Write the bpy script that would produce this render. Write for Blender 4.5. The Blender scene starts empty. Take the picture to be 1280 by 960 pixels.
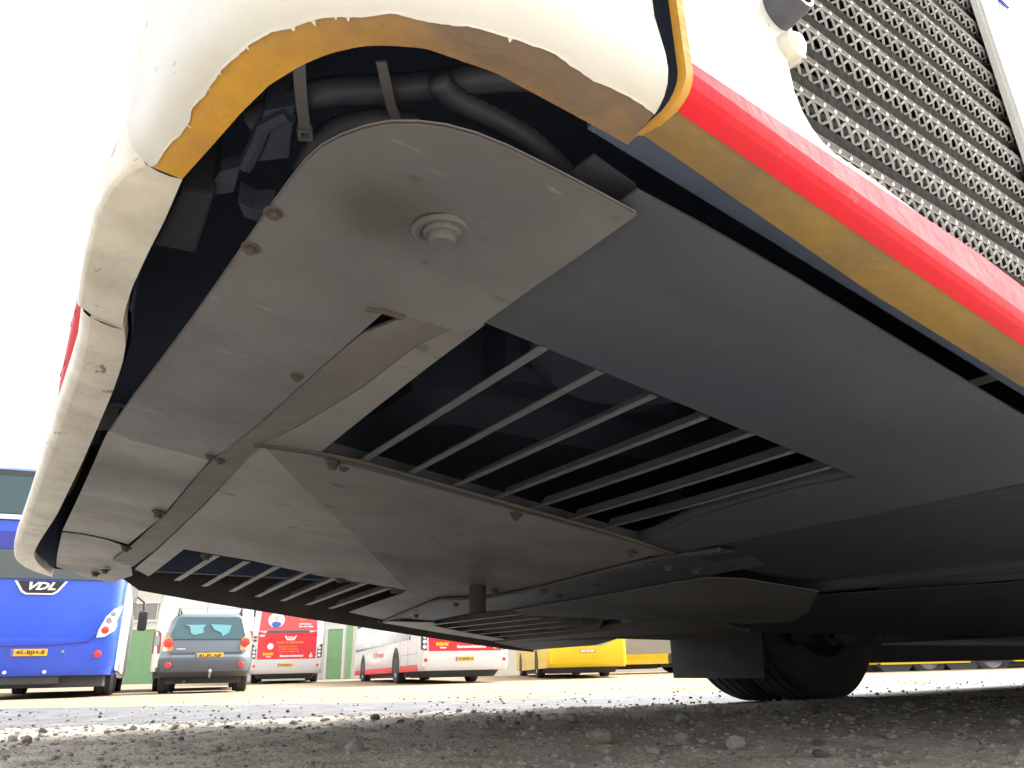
import bpy, bmesh, math, random
import numpy as np
from mathutils import Vector, Matrix

random.seed(7)
rng = np.random.default_rng(7)
S = bpy.context.scene
C = S.collection
R_ = math.radians

# ------------------------------------------------------------------ camera
CAM_H = 0.138
cd = bpy.data.cameras.new('camera')
cd.sensor_width = 36.0
cd.lens = 940.0 / 1280.0 * 36.0
cd.clip_start = 0.02
cd.clip_end = 3000.0
cam = bpy.data.objects.new('camera', cd)
C.objects.link(cam)
RC = ((0.999662171, -0.0259912165, 0.0), (0.00942759901, 0.362599962, 0.931897198), (-0.0242211418, -0.931582377, 0.3627225))
cam.matrix_world = Matrix(((RC[0][0], -RC[0][1], -RC[0][2], 0.0),
                           (RC[1][0], -RC[1][1], -RC[1][2], 0.0),
                           (RC[2][0], -RC[2][1], -RC[2][2], CAM_H),
                           (0, 0, 0, 1)))
S.camera = cam

# ------------------------------------------------------------------ light
SUN_EL, SUN_AZ = R_(45.0), R_(59.0)      # azimuth clockwise from +Y
W = bpy.data.worlds.new('World')
S.world = W
W.use_nodes = True
wn = W.node_tree.nodes
sky = wn.new('ShaderNodeTexSky')
sky.sky_type = 'NISHITA'
sky.sun_disc = False
sky.sun_elevation = SUN_EL
sky.sun_rotation = SUN_AZ
sky.air_density = 1.0
sky.dust_density = 6.0
sky.ozone_density = 0.6
wn['Background'].inputs['Strength'].default_value = 0.15
hs = wn.new('ShaderNodeHueSaturation')      # thin bright cloud: nearly colourless
hs.inputs['Saturation'].default_value = 0.22
hs.inputs['Value'].default_value = 3.6
W.node_tree.links.new(sky.outputs[0], hs.inputs['Color'])
W.node_tree.links.new(hs.outputs[0], wn['Background'].inputs[0])
sl = bpy.data.lights.new('sun', 'SUN')
sl.energy = 1.2
sl.angle = R_(10)
sl.color = (1.0, 0.975, 0.94)
so = bpy.data.objects.new('sun', sl)
C.objects.link(so)
sd = Vector((math.sin(SUN_AZ) * math.cos(SUN_EL), math.cos(SUN_AZ) * math.cos(SUN_EL), math.sin(SUN_EL)))
so.rotation_euler = sd.to_track_quat('Z', 'Y').to_euler()
S.view_settings.view_transform = 'Standard'
S.view_settings.look = 'None'
S.view_settings.gamma = 1.0
S.view_settings.use_curve_mapping = False
S.view_settings.exposure = 0.42
S.cycles.max_bounces = 10
S.cycles.diffuse_bounces = 6

# ------------------------------------------------------------------ materials
MATS = {}
def mat(name, col, rough=0.5, metal=0.0, dirt=None, dirt_amt=0.5, dirt_scale=6.0, bump=0.0, bump_scale=60.0, trans=0.0, emit=0.0, spec=0.5, coat=0.0, var=0.12, stretch=(1, 1, 1)):
    if name in MATS:
        return MATS[name]
    m = bpy.data.materials.new(name)
    m.use_nodes = True
    nt = m.node_tree
    b = nt.nodes['Principled BSDF']
    b.inputs['Metallic'].default_value = metal
    b.inputs['Roughness'].default_value = rough
    b.inputs['Specular IOR Level'].default_value = spec
    b.inputs['Coat Weight'].default_value = coat
    b.inputs['Coat Roughness'].default_value = 0.08
    if trans:
        b.inputs['Transmission Weight'].default_value = trans
    if emit:
        b.inputs['Emission Color'].default_value = (*col, 1)
        b.inputs['Emission Strength'].default_value = emit
    tc = nt.nodes.new('ShaderNodeTexCoord')
    mp = nt.nodes.new('ShaderNodeMapping')
    mp.inputs['Scale'].default_value = stretch
    nt.links.new(tc.outputs['Object'], mp.inputs[0])
    n1 = nt.nodes.new('ShaderNodeTexNoise')
    n1.inputs['Scale'].default_value = dirt_scale
    n1.inputs['Detail'].default_value = 8
    n1.inputs['Roughness'].default_value = 0.65
    nt.links.new(mp.outputs[0], n1.inputs['Vector'])
    d = dirt if dirt else tuple(c * (1 - 2 * var) for c in col)
    cr = nt.nodes.new('ShaderNodeValToRGB')
    cr.color_ramp.elements[0].position = 0.42 if dirt else 0.3
    cr.color_ramp.elements[1].position = 0.72 if dirt else 0.75
    mx = nt.nodes.new('ShaderNodeMix')
    mx.data_type = 'RGBA'
    mul = nt.nodes.new('ShaderNodeMath')
    mul.operation = 'MULTIPLY'
    mul.inputs[1].default_value = dirt_amt
    nt.links.new(n1.outputs['Fac'], cr.inputs[0])
    nt.links.new(cr.outputs[0], mul.inputs[0])
    nt.links.new(mul.outputs[0], mx.inputs['Factor'])
    mx.inputs['A'].default_value = (*col, 1)
    mx.inputs['B'].default_value = (*d, 1)
    nt.links.new(mx.outputs['Result'], b.inputs['Base Color'])
    rr = nt.nodes.new('ShaderNodeMapRange')
    rr.inputs['To Min'].default_value = max(0.02, rough - 0.08)
    rr.inputs['To Max'].default_value = min(1.0, rough + 0.15)
    nt.links.new(n1.outputs['Fac'], rr.inputs['Value'])
    nt.links.new(rr.outputs[0], b.inputs['Roughness'])
    if bump:
        n2 = nt.nodes.new('ShaderNodeTexNoise')
        n2.inputs['Scale'].default_value = bump_scale
        n2.inputs['Detail'].default_value = 5
        nt.links.new(mp.outputs[0], n2.inputs['Vector'])
        bp = nt.nodes.new('ShaderNodeBump')
        bp.inputs['Strength'].default_value = bump
        bp.inputs['Distance'].default_value = 0.02
        nt.links.new(n2.outputs['Fac'], bp.inputs['Height'])
        nt.links.new(bp.outputs[0], b.inputs['Normal'])
    MATS[name] = m
    return m

def specks(m, scale, lo, hi, col, amt, stretch=(1, 1, 1), rot=0.0):
    """chips and scuffs: sparse blotches of another colour"""
    nt = m.node_tree
    pb = nt.nodes['Principled BSDF']
    src = pb.inputs['Base Color'].links[0].from_socket
    tc = nt.nodes.new('ShaderNodeTexCoord')
    mp = nt.nodes.new('ShaderNodeMapping')
    mp.inputs['Scale'].default_value = stretch
    mp.inputs['Rotation'].default_value = (0, 0, rot)
    nt.links.new(tc.outputs['Object'], mp.inputs[0])
    n = nt.nodes.new('ShaderNodeTexNoise')
    n.inputs['Scale'].default_value = scale
    n.inputs['Detail'].default_value = 3
    n.inputs['Roughness'].default_value = 0.6
    nt.links.new(mp.outputs[0], n.inputs['Vector'])
    q = nt.nodes.new('ShaderNodeMapRange')
    q.inputs['From Min'].default_value = lo
    q.inputs['From Max'].default_value = hi
    q.inputs['To Max'].default_value = amt
    nt.links.new(n.outputs['Fac'], q.inputs['Value'])
    x = nt.nodes.new('ShaderNodeMix')
    x.data_type = 'RGBA'
    x.inputs['B'].default_value = (*col, 1)
    nt.links.new(q.outputs[0], x.inputs['Factor'])
    nt.links.new(src, x.inputs['A'])
    nt.links.new(x.outputs['Result'], pb.inputs['Base Color'])
white_paint = mat('white_paint', (0.62, 0.635, 0.605), 0.42, dirt=(0.52, 0.50, 0.44), dirt_amt=0.55, dirt_scale=9, spec=0.25, bump=0.03, bump_scale=60)
white_dirty = mat('white_paint_dirty', (0.70, 0.67, 0.58), 0.4, dirt=(0.40, 0.36, 0.28), dirt_amt=0.55, dirt_scale=14, bump=0.15, bump_scale=35)
yellow_gel = mat('yellow_gelcoat', (0.56, 0.29, 0.025), 0.45, dirt=(0.25, 0.15, 0.06), dirt_amt=0.9, dirt_scale=7, bump=0.15, bump_scale=50)
specks(yellow_gel, 22, 0.62, 0.72, (0.62, 0.38, 0.08), 0.6, (1.5, 0.4, 1), 0.6)
specks(yellow_gel, 40, 0.68, 0.74, (0.16, 0.10, 0.06), 0.6)
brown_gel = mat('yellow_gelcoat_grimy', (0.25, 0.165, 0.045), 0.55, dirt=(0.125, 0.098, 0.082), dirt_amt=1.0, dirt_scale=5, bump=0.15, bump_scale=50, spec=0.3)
red_trim = mat('red_trim', (0.58, 0.012, 0.025), 0.6, dirt=(0.45, 0.03, 0.035), dirt_amt=0.6, dirt_scale=20, bump=0.05, bump_scale=90, spec=0.22)
plate_steel = mat('underbody_steel', (0.295, 0.292, 0.29), 0.5, dirt=(0.155, 0.154, 0.156), dirt_amt=0.9, dirt_scale=4.5, bump=0.3, bump_scale=7, spec=0.4)
tray_steel = mat('tray_steel', (0.31, 0.307, 0.298), 0.55, dirt=(0.20, 0.199, 0.197), dirt_amt=0.7, dirt_scale=3, bump=0.12, bump_scale=6, spec=0.35)
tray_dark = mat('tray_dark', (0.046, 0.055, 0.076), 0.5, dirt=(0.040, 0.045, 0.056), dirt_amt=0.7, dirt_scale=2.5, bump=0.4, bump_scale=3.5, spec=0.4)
slat_steel = mat('slat_steel', (0.25, 0.25, 0.255), 0.5, dirt=(0.15, 0.145, 0.14), dirt_amt=0.6, dirt_scale=12)
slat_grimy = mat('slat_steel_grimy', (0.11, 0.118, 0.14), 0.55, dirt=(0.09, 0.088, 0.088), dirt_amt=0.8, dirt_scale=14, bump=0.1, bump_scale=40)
tray_shaded = mat('tray_steel_shaded', (0.21, 0.208, 0.204), 0.55, dirt=(0.11, 0.107, 0.104), dirt_amt=0.8, dirt_scale=3, bump=0.15, bump_scale=6, spec=0.3)  # darker copy of the tray steel: shade beyond the crease, as colour
strip_shaded = mat('joggle_steel_shaded', (0.16, 0.153, 0.145), 0.55, dirt=(0.10, 0.097, 0.094), dirt_amt=0.8, dirt_scale=8, bump=0.2, bump_scale=14, spec=0.3)  # the strip's slope shading is put into this darker colour
cavity = mat('engine_bay_veil', (0.12, 0.155, 0.235), 0.7, dirt_scale=8, bump=0.2, bump_scale=30, spec=0.1)  # lifted blue tone stands in for lens veil over the bay
cavity2 = mat('engine_parts_veil', (0.06, 0.075, 0.11), 0.6, dirt_scale=8, bump=0.2, bump_scale=30, spec=0.25)  # same painted veil tint, for the parts inside
chassis = mat('chassis_black', (0.032, 0.037, 0.048), 0.65, dirt=(0.05, 0.05, 0.05), dirt_amt=0.5, dirt_scale=6, bump=0.2, bump_scale=20, spec=0.2)
bolt_steel = mat('rusty_bolt', (0.065, 0.055, 0.05), 0.6, dirt=(0.06, 0.035, 0.025), dirt_amt=0.6, dirt_scale=60)
rubber = mat('tyre_rubber', (0.028, 0.028, 0.03), 0.75, dirt=(0.06, 0.055, 0.05), dirt_amt=0.5, dirt_scale=14, bump=0.1, bump_scale=80)
flap_rubber = mat('mud_flap_rubber', (0.034, 0.032, 0.029), 0.6, dirt=(0.075, 0.068, 0.06), dirt_amt=0.8, dirt_scale=5, spec=0.2, bump=0.15, bump_scale=12)
dark_strip = mat('skirt_seal_black', (0.045, 0.043, 0.042), 0.6, dirt=(0.12, 0.09, 0.07), dirt_amt=0.6, dirt_scale=8)
wire_grey = mat('grille_wire', (0.27, 0.27, 0.26), 0.55, dirt=(0.15, 0.145, 0.135), dirt_amt=0.7, dirt_scale=14)
slat_black = mat('grille_slat_black', (0.036, 0.036, 0.035), 0.8, dirt=(0.06, 0.058, 0.055), dirt_amt=0.5, dirt_scale=30, bump=0.2, bump_scale=120, spec=0.1)
hose_black = mat('hose_black', (0.05, 0.058, 0.08), 0.5, dirt=(0.09, 0.09, 0.10), dirt_amt=0.6, dirt_scale=20)
tie_grey = mat('cable_tie_grey', (0.16, 0.16, 0.17), 0.45, dirt_scale=30)
lamp_red = mat('lamp_red', (0.75, 0.03, 0.025), 0.2, coat=0.6)
lamp_white = mat('lamp_white', (0.85, 0.85, 0.85), 0.15, coat=0.6)
lamp_orange = mat('lamp_orange', (0.85, 0.25, 0.02), 0.2, coat=0.6)
glass_dark = mat('window_glass_dark', (0.06, 0.075, 0.075), 0.08, spec=0.9)
glass_blue = mat('rear_glass', (0.05, 0.095, 0.105), 0.12, spec=0.5)
cyan_view = mat('windscreen_glass', (0.12, 0.30, 0.32), 0.2)
blue_coach = mat('coach_blue', (0.015, 0.075, 0.62), 0.22, dirt=(0.02, 0.10, 0.55), dirt_amt=0.5, dirt_scale=2, coat=0.6)
blue_dark = mat('coach_dark_blue', (0.02, 0.03, 0.30), 0.25, coat=0.5)
silver = mat('silver_side', (0.55, 0.57, 0.55), 0.3, dirt_scale=2)
veh_white = mat('vehicle_white', (0.72, 0.73, 0.74), 0.28, dirt=(0.60, 0.60, 0.58), dirt_amt=0.5, dirt_scale=1.5, coat=0.3)
van_cream = mat('van_cream', (0.76, 0.74, 0.66), 0.35, dirt_scale=1.5)
veh_red = mat('vehicle_red', (0.72, 0.012, 0.025), 0.3, coat=0.3, dirt_scale=2)
veh_red_glass = mat('printed_red_window', (0.60, 0.06, 0.06), 0.15, coat=0.5, dirt_scale=2)
veh_black = mat('vehicle_black', (0.05, 0.053, 0.058), 0.6, dirt_scale=3)
veh_grey = mat('car_grey', (0.125, 0.15, 0.17), 0.3, metal=0.15, coat=0.5, dirt_scale=2)
bump_grey = mat('car_bumper_grey', (0.07, 0.078, 0.088), 0.5, dirt_scale=3)
veh_yellow = mat('bus_yellow', (0.80, 0.55, 0.01), 0.35, coat=0.3, dirt=(0.66, 0.43, 0.02), dirt_amt=0.5, dirt_scale=2)
plate_yellow = mat('number_plate_yellow', (0.85, 0.45, 0.02), 0.35, dirt_scale=5)
ink_black = mat('ink_black', (0.02, 0.02, 0.02), 0.5)
ink_white = mat('ink_white', (0.85, 0.85, 0.85), 0.4)
ink_yellow = mat('ink_yellow', (0.9, 0.6, 0.02), 0.4)
ink_orange = mat('ink_orange', (0.9, 0.33, 0.05), 0.4)
ink_blue = mat('ink_blue', (0.05, 0.12, 0.5), 0.4)
skin_print = mat('printed_skin', (0.75, 0.5, 0.38), 0.4)
steel_clean = mat('grey_steel', (0.35, 0.36, 0.37), 0.4, metal=0.5)
wall_white = mat('wall_render', (0.66, 0.645, 0.56), 0.8, dirt=(0.52, 0.50, 0.42), dirt_amt=0.4, dirt_scale=1.2, bump=0.1, bump_scale=40)
door_green = mat('door_green', (0.23, 0.42, 0.21), 0.5, dirt_scale=2)
trim_green = mat('trim_green', (0.25, 0.46, 0.22), 0.5, dirt_scale=2)
orange_bar = mat('orange_bars', (0.45, 0.13, 0.05), 0.5, dirt_scale=3)
grey_panel = mat('grey_panel', (0.30, 0.29, 0.27), 0.5, dirt_scale=3)

def ground_mat(name, cols, scale, rough, bump, bscale, spec=0.3, speck=None):
    m = bpy.data.materials.new(name)
    m.use_nodes = True
    nt = m.node_tree
    b = nt.nodes['Principled BSDF']
    b.inputs['Specular IOR Level'].default_value = spec
    tc = nt.nodes.new('ShaderNodeTexCoord')
    n = nt.nodes.new('ShaderNodeTexNoise')
    n.inputs['Scale'].default_value = scale
    n.inputs['Detail'].default_value = 10
    n.inputs['Roughness'].default_value = 0.7
    nt.links.new(tc.outputs['Object'], n.inputs['Vector'])
    n.inputs['Distortion'].default_value = 0.6
    cr = nt.nodes.new('ShaderNodeValToRGB')
    for k in range(len(cols) - 2):
        cr.color_ramp.elements.new(0.5)
    for k, c in enumerate(cols):
        cr.color_ramp.elements[k].position = 0.3 + 0.4 * k / (len(cols) - 1)
        cr.color_ramp.elements[k].color = (*c, 1)
    nt.links.new(n.outputs['Fac'], cr.inputs[0])
    out = cr.outputs[0]
    if speck:
        v = nt.nodes.new('ShaderNodeTexVoronoi')
        v.inputs['Scale'].default_value = speck[1]
        nt.links.new(tc.outputs['Object'], v.inputs['Vector'])
        mr = nt.nodes.new('ShaderNodeMapRange')
        mr.inputs['From Min'].default_value = 0.0
        mr.inputs['From Max'].default_value = 0.9
        mr.inputs['To Min'].default_value = 0.55
        mr.inputs['To Max'].default_value = 1.25
        sp = nt.nodes.new('ShaderNodeSeparateColor')
        nt.links.new(v.outputs['Color'], sp.inputs[0])
        nt.links.new(sp.outputs[0], mr.inputs['Value'])
        mx = nt.nodes.new('ShaderNodeMix')
        mx.data_type = 'RGBA'
        mx.blend_type = 'MULTIPLY'
        mx.inputs['Factor'].default_value = speck[0]
        nt.links.new(out, mx.inputs['A'])
        nt.links.new(mr.outputs[0], mx.inputs['B'])
        out = mx.outputs['Result']
    nt.links.new(out, b.inputs['Base Color'])
    b.inputs['Roughness'].default_value = rough
    n2 = nt.nodes.new('ShaderNodeTexNoise')
    n2.inputs['Scale'].default_value = bscale
    n2.inputs['Detail'].default_value = 6
    nt.links.new(tc.outputs['Object'], n2.inputs['Vector'])
    bp = nt.nodes.new('ShaderNodeBump')
    bp.inputs['Strength'].default_value = bump
    bp.inputs['Distance'].default_value = 0.01
    nt.links.new(n2.outputs['Fac'], bp.inputs['Height'])
    nt.links.new(bp.outputs[0], b.inputs['Normal'])
    return m
gravel_m = ground_mat('gravel_dirt', [(0.30, 0.262, 0.21), (0.52, 0.46, 0.38), (0.66, 0.60, 0.51)], 9, 0.9, 0.6, 160, speck=(0.8, 220))
asphalt_m = ground_mat('pale_asphalt', [(0.055, 0.055, 0.057), (0.12, 0.118, 0.116), (0.22, 0.216, 0.21)], 5, 0.6, 0.3, 140, spec=0.35, speck=(0.5, 90))
sand_m = ground_mat('sandy_yard', [(0.19, 0.135, 0.08), (0.28, 0.21, 0.135), (0.36, 0.285, 0.195)], 0.9, 0.9, 0.3, 30, speck=(0.4, 25))
stone_ms = [mat('stone_grey', (0.38, 0.355, 0.32), 0.85, dirt=(0.13, 0.12, 0.10), dirt_amt=0.8, dirt_scale=60, bump=0.4, bump_scale=150),
            mat('stone_brown', (0.38, 0.325, 0.26), 0.85, dirt=(0.14, 0.11, 0.085), dirt_amt=0.8, dirt_scale=60, bump=0.4, bump_scale=150),
            mat('stone_dark', (0.10, 0.096, 0.09), 0.8, dirt=(0.12, 0.115, 0.11), dirt_amt=0.6, dirt_scale=60, bump=0.4, bump_scale=150),
            mat('stone_pale', (0.42, 0.395, 0.35), 0.85, dirt=(0.22, 0.2, 0.17), dirt_amt=0.8, dirt_scale=60, bump=0.4, bump_scale=150)]

specks(tray_shaded, 26, 0.64, 0.72, (0.05, 0.048, 0.046), 0.6, (0.5, 1.0, 1), -0.4)
specks(white_dirty, 70, 0.67, 0.72, (0.12, 0.10, 0.08), 0.85, (1.0, 0.35, 1), 0.3)
specks(white_dirty, 9, 0.55, 0.8, (0.36, 0.32, 0.25), 0.6)
specks(white_paint, 60, 0.70, 0.74, (0.25, 0.22, 0.18), 0.7, (1, 0.5, 1))
for pm in (plate_steel, tray_steel):
    specks(pm, 34, 0.66, 0.74, (0.42, 0.41, 0.40), 0.5, (0.25, 1.4, 1), 0.5)
    specks(pm, 26, 0.64, 0.72, (0.07, 0.066, 0.063), 0.6, (0.5, 1.0, 1), -0.4)
    specks(pm, 2.2, 0.48, 0.66, (0.12, 0.116, 0.112), 0.7)
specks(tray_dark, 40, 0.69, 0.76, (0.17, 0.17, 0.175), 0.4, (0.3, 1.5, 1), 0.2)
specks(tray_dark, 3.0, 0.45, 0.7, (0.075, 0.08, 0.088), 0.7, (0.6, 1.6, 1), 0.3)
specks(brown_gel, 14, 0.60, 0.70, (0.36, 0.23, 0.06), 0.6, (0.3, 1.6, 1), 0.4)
specks(red_trim, 55, 0.70, 0.75, (0.25, 0.10, 0.09), 0.6)

# ------------------------------------------------------------------ helpers
def link(name, me, parent=None, m=None):
    o = bpy.data.objects.new(name, me)
    C.objects.link(o)
    if m is not None and not me.materials:
        for mm in (m if isinstance(m, (list, tuple)) else [m]):
            me.materials.append(mm)
    if parent is not None:
        o.parent = parent
    return o

class MB:
    """collects shapes into one mesh"""
    def __init__(s, off=(0, 0, 0)):
        s.v, s.f, s.mi, s.off = [], [], [], Vector(off)
    def add(s, verts, faces, mi=0):
        n = len(s.v)
        s.v += [tuple(Vector(p) - s.off) for p in verts]
        s.f += [[i + n for i in f] for f in faces]
        s.mi += [mi] * len(faces)
        return s
    def grid(s, rows, mi=0, close=False):
        n, k = len(rows), len(rows[0])
        v = [p for r in rows for p in r]
        f = []
        for i in range(n - 1):
            for j in range(k if close else k - 1):
                j2 = (j + 1) % k
                f.append([i * k + j, i * k + j2, (i + 1) * k + j2, (i + 1) * k + j])
        return s.add(v, f, mi)
    def box(s, lo, hi, mi=0, b=0.0):
        x0, y0, z0 = lo; x1, y1, z1 = hi
        if b <= 0:
            v = [(x0, y0, z0), (x1, y0, z0), (x1, y1, z0), (x0, y1, z0), (x0, y0, z1), (x1, y0, z1), (x1, y1, z1), (x0, y1, z1)]
            return s.add(v, [[3, 2, 1, 0], [4, 5, 6, 7], [0, 1, 5, 4], [1, 2, 6, 5], [2, 3, 7, 6], [3, 0, 4, 7]], mi)
        def ring(z, i):
            return [(x0 + i + b, y0 + i, z), (x1 - i - b, y0 + i, z), (x1 - i, y0 + i + b, z), (x1 - i, y1 - i - b, z), (x1 - i - b, y1 - i, z), (x0 + i + b, y1 - i, z), (x0 + i, y1 - i - b, z), (x0 + i, y0 + i + b, z)]
        rows = [ring(z0, b), ring(z0 + b, 0), ring(z1 - b, 0), ring(z1, b)]
        s.grid(rows, mi, close=True)
        n = len(s.v)
        s.f += [[n - 32 + k for k in range(7, -1, -1)], [n - 8 + k for k in range(8)]]
        s.mi += [mi, mi]
        return s
    def hull8(s, a, b, mi=0):
        """solid between two quads"""
        return s.add(list(a) + list(b), [[3, 2, 1, 0], [4, 5, 6, 7], [0, 1, 5, 4], [1, 2, 6, 5], [2, 3, 7, 6], [3, 0, 4, 7]], mi)
    def tube(s, path, r, n=8, mi=0, cap=True):
        path = [Vector(p) for p in path]
        rr = r if isinstance(r, (list, tuple)) else [r] * len(path)
        rows = []
        up = Vector((0.13, 0.21, 0.97)).normalized()
        for i, p in enumerate(path):
            t = (path[min(i + 1, len(path) - 1)] - path[max(i - 1, 0)]).normalized()
            a = t.cross(up)
            if a.length < 0.05:
                a = t.cross(Vector((1, 0, 0)))
            a.normalize()
            b_ = t.cross(a)
            rows.append([p + (a * math.cos(2 * math.pi * k / n) + b_ * math.sin(2 * math.pi * k / n)) * rr[i] for k in range(n)])
        s.grid(rows, mi, close=True)
        if cap:
            m_ = len(s.v)
            s.f += [[m_ - n + k for k in range(n)], [m_ - n * len(rows) + k for k in range(n - 1, -1, -1)]]
            s.mi += [mi, mi]
        return s
    def prism(s, poly, d, mi=0):
        """poly: 3-D outline, d: thickness vector"""
        n = len(poly)
        d = Vector(d)
        v = [Vector(p) for p in poly] + [Vector(p) + d for p in poly]
        f = [list(range(n)), list(range(2 * n - 1, n - 1, -1))]
        for i in range(n):
            j = (i + 1) % n
            f.append([j, i, i + n, j + n])
        return s.add(v, f, mi)
    def lathe(s, prof, c, axis='x', n=32, mi=0):
        """prof: (radius, along) list"""
        rows = []
        for r, a in prof:
            row = []
            for k in range(n):
                t = 2 * math.pi * k / n
                if axis == 'x':
                    row.append((c[0] + a, c[1] + r * math.cos(t), c[2] + r * math.sin(t)))
                elif axis == 'y':
                    row.append((c[0] + r * math.cos(t), c[1] + a, c[2] + r * math.sin(t)))
                else:
                    row.append((c[0] + r * math.cos(t), c[1] + r * math.sin(t), c[2] + a))
            rows.append(row)
        return s.grid(rows, mi, close=True)
    def build(s, name, m, parent=None, smooth=False, sharp=35):
        me = bpy.data.meshes.new(name)
        me.from_pydata(s.v, [], s.f)
        bm = bmesh.new()
        bm.from_mesh(me)
        bmesh.ops.recalc_face_normals(bm, faces=bm.faces)
        if smooth:
            for f in bm.faces:
                f.smooth = True
            for e in bm.edges:
                if len(e.link_faces) == 2 and e.calc_face_angle(0) > R_(sharp):
                    e.smooth = False
        bm.to_mesh(me)
        bm.free()
        o = link(name, me, parent, m)
        if any(s.mi):
            me.polygons.foreach_set('material_index', s.mi)
        return o

def fill(outer, holes, z, d):
    """flat sheet with holes: 2-D outlines, z(x,y) height function, thickness d (upwards); returns verts, faces"""
    bm = bmesh.new()
    es = []
    for loop in [outer] + list(holes):
        vs = [bm.verts.new((p[0], p[1], 0)) for p in loop]
        for i in range(len(vs)):
            es.append(bm.edges.new((vs[i], vs[(i + 1) % len(vs)])))
    bmesh.ops.triangle_fill(bm, edges=es, use_beauty=True)
    bm.verts.index_update()
    base = [(v.co.x, v.co.y, z(v.co.x, v.co.y)) for v in bm.verts]
    n = len(base)
    faces = [[v.index for v in f.verts] for f in bm.faces]
    allf = faces + [[i + n for i in reversed(f)] for f in faces]
    for e in bm.edges:
        if len(e.link_faces) == 1:
            a, b = e.verts[0].index, e.verts[1].index
            allf.append([a, b, b + n, a + n])
    bm.free()
    return base + [(x, y, zz + d) for x, y, zz in base], allf

def thing(name, label, cat, loc=(0, 0, 0), rz=0.0, group=None):
    o = bpy.data.objects.new(name, None)
    C.objects.link(o)
    o.location = loc
    o.rotation_euler = (0, 0, rz)
    o.empty_display_size = 0.2
    o['label'] = label
    o['category'] = cat
    if group:
        o['group'] = group
    return o

def tag(o, label, cat, group=None):
    o['label'] = label
    o['category'] = cat
    if group:
        o['group'] = group
    return o

def text(body, size, loc, parent, m, name='lettering', width=None, shear=0.0, bold=0.0, flip=False):
    """flat lettering standing in the local XZ plane and read from -Y"""
    cu = bpy.data.curves.new(name, 'FONT')
    cu.body = body
    cu.size = size
    cu.align_x = 'CENTER'
    cu.align_y = 'CENTER'
    cu.shear = shear
    cu.offset = bold
    cu.extrude = 0.002
    cu.resolution_u = 2
    t = bpy.data.objects.new(name, cu)
    C.objects.link(t)
    bpy.context.view_layer.update()
    me = bpy.data.meshes.new_from_object(t.evaluated_get(bpy.context.evaluated_depsgraph_get()))
    bpy.data.objects.remove(t)
    sx = 1.0
    if width:
        xs = [v.co.x for v in me.vertices]
        sx = width / max(1e-6, max(xs) - min(xs))
    for v in me.vertices:
        x, y, z = v.co
        v.co = (loc[0] + x * sx, loc[1] - z, loc[2] + y)
    me.materials.clear()
    o = link(name, me, parent, m)
    return o

def copy_tree(o, parent=None):
    c = o.copy()
    C.objects.link(c)
    if parent is not None:
        c.parent = parent
    for ch in list(o.children):
        copy_tree(ch, c)
    return c

# ================================================================== GROUND
def smooth01(t):
    t = np.clip(t, 0, 1)
    return t * t * (3 - 2 * t)
def zyard(d):
    return 0.26 * float(smooth01((d - 18.0) / 27.0))
def vnoise(x, y, seed):
    """value noise on arrays"""
    r = np.random.default_rng(seed)
    T = r.random((257, 257))
    xi, yi = np.floor(x).astype(int), np.floor(y).astype(int)
    fx, fy = x - xi, y - yi
    fx, fy = fx * fx * (3 - 2 * fx), fy * fy * (3 - 2 * fy)
    a, b = T[xi % 256, yi % 256], T[(xi + 1) % 256, yi % 256]
    c, d = T[xi % 256, (yi + 1) % 256], T[(xi + 1) % 256, (yi + 1) % 256]
    return (a * (1 - fx) + b * fx) * (1 - fy) + (c * (1 - fx) + d * fx) * fy

def grid_mesh(name, X, Y, Zv, m):
    n, k = X.shape
    v = np.stack([X, Y, Zv], -1).reshape(-1, 3)
    idx = np.arange(n * k).reshape(n, k)
    f = np.stack([idx[:-1, :-1], idx[:-1, 1:], idx[1:, 1:], idx[1:, :-1]], -1).reshape(-1, 4)
    me = bpy.data.meshes.new(name)
    me.from_pydata(v.tolist(), [], f.tolist())
    me.polygons.foreach_set('use_smooth', [True] * len(me.polygons))
    o = link(name, me, None, m)
    o['kind'] = 'structure'
    return o

xs = np.concatenate([-np.geomspace(1200, 4, 40), np.linspace(-3.9, 3.9, 20), np.geomspace(4, 1200, 40)])
ys = np.concatenate([np.array([-300, -60, -15]), np.linspace(-5, 20, 26), np.geomspace(20.5, 1500, 60)])
X, Y = np.meshgrid(xs, ys)
D = np.hypot(X, Y)
Zg = 0.26 * smooth01((D - 18) / 27.0) - 0.012
grid_mesh('sandy_ground', X, Y, np.where(Y > 0, Zg, -0.012), sand_m)

bx = np.linspace(-14, 16, 61)
near = 3.0 + 0.26 * bx
far = np.interp(bx, [-14, -4.7, 0, 6.3, 16], [9.5, 6.9, 5.6, 8.8, 15]) + 0.25 * (vnoise(bx * 1.3, bx * 0, 5) - 0.5)
t_ = np.linspace(0, 1, 12)[:, None]
X = np.repeat(bx[None, :], 12, 0)
Y = near[None, :] - 0.6 + (far - near + 0.6)[None, :] * t_
grid_mesh('asphalt_strip', X, Y, 0 * X - 0.006, asphalt_m)

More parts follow.
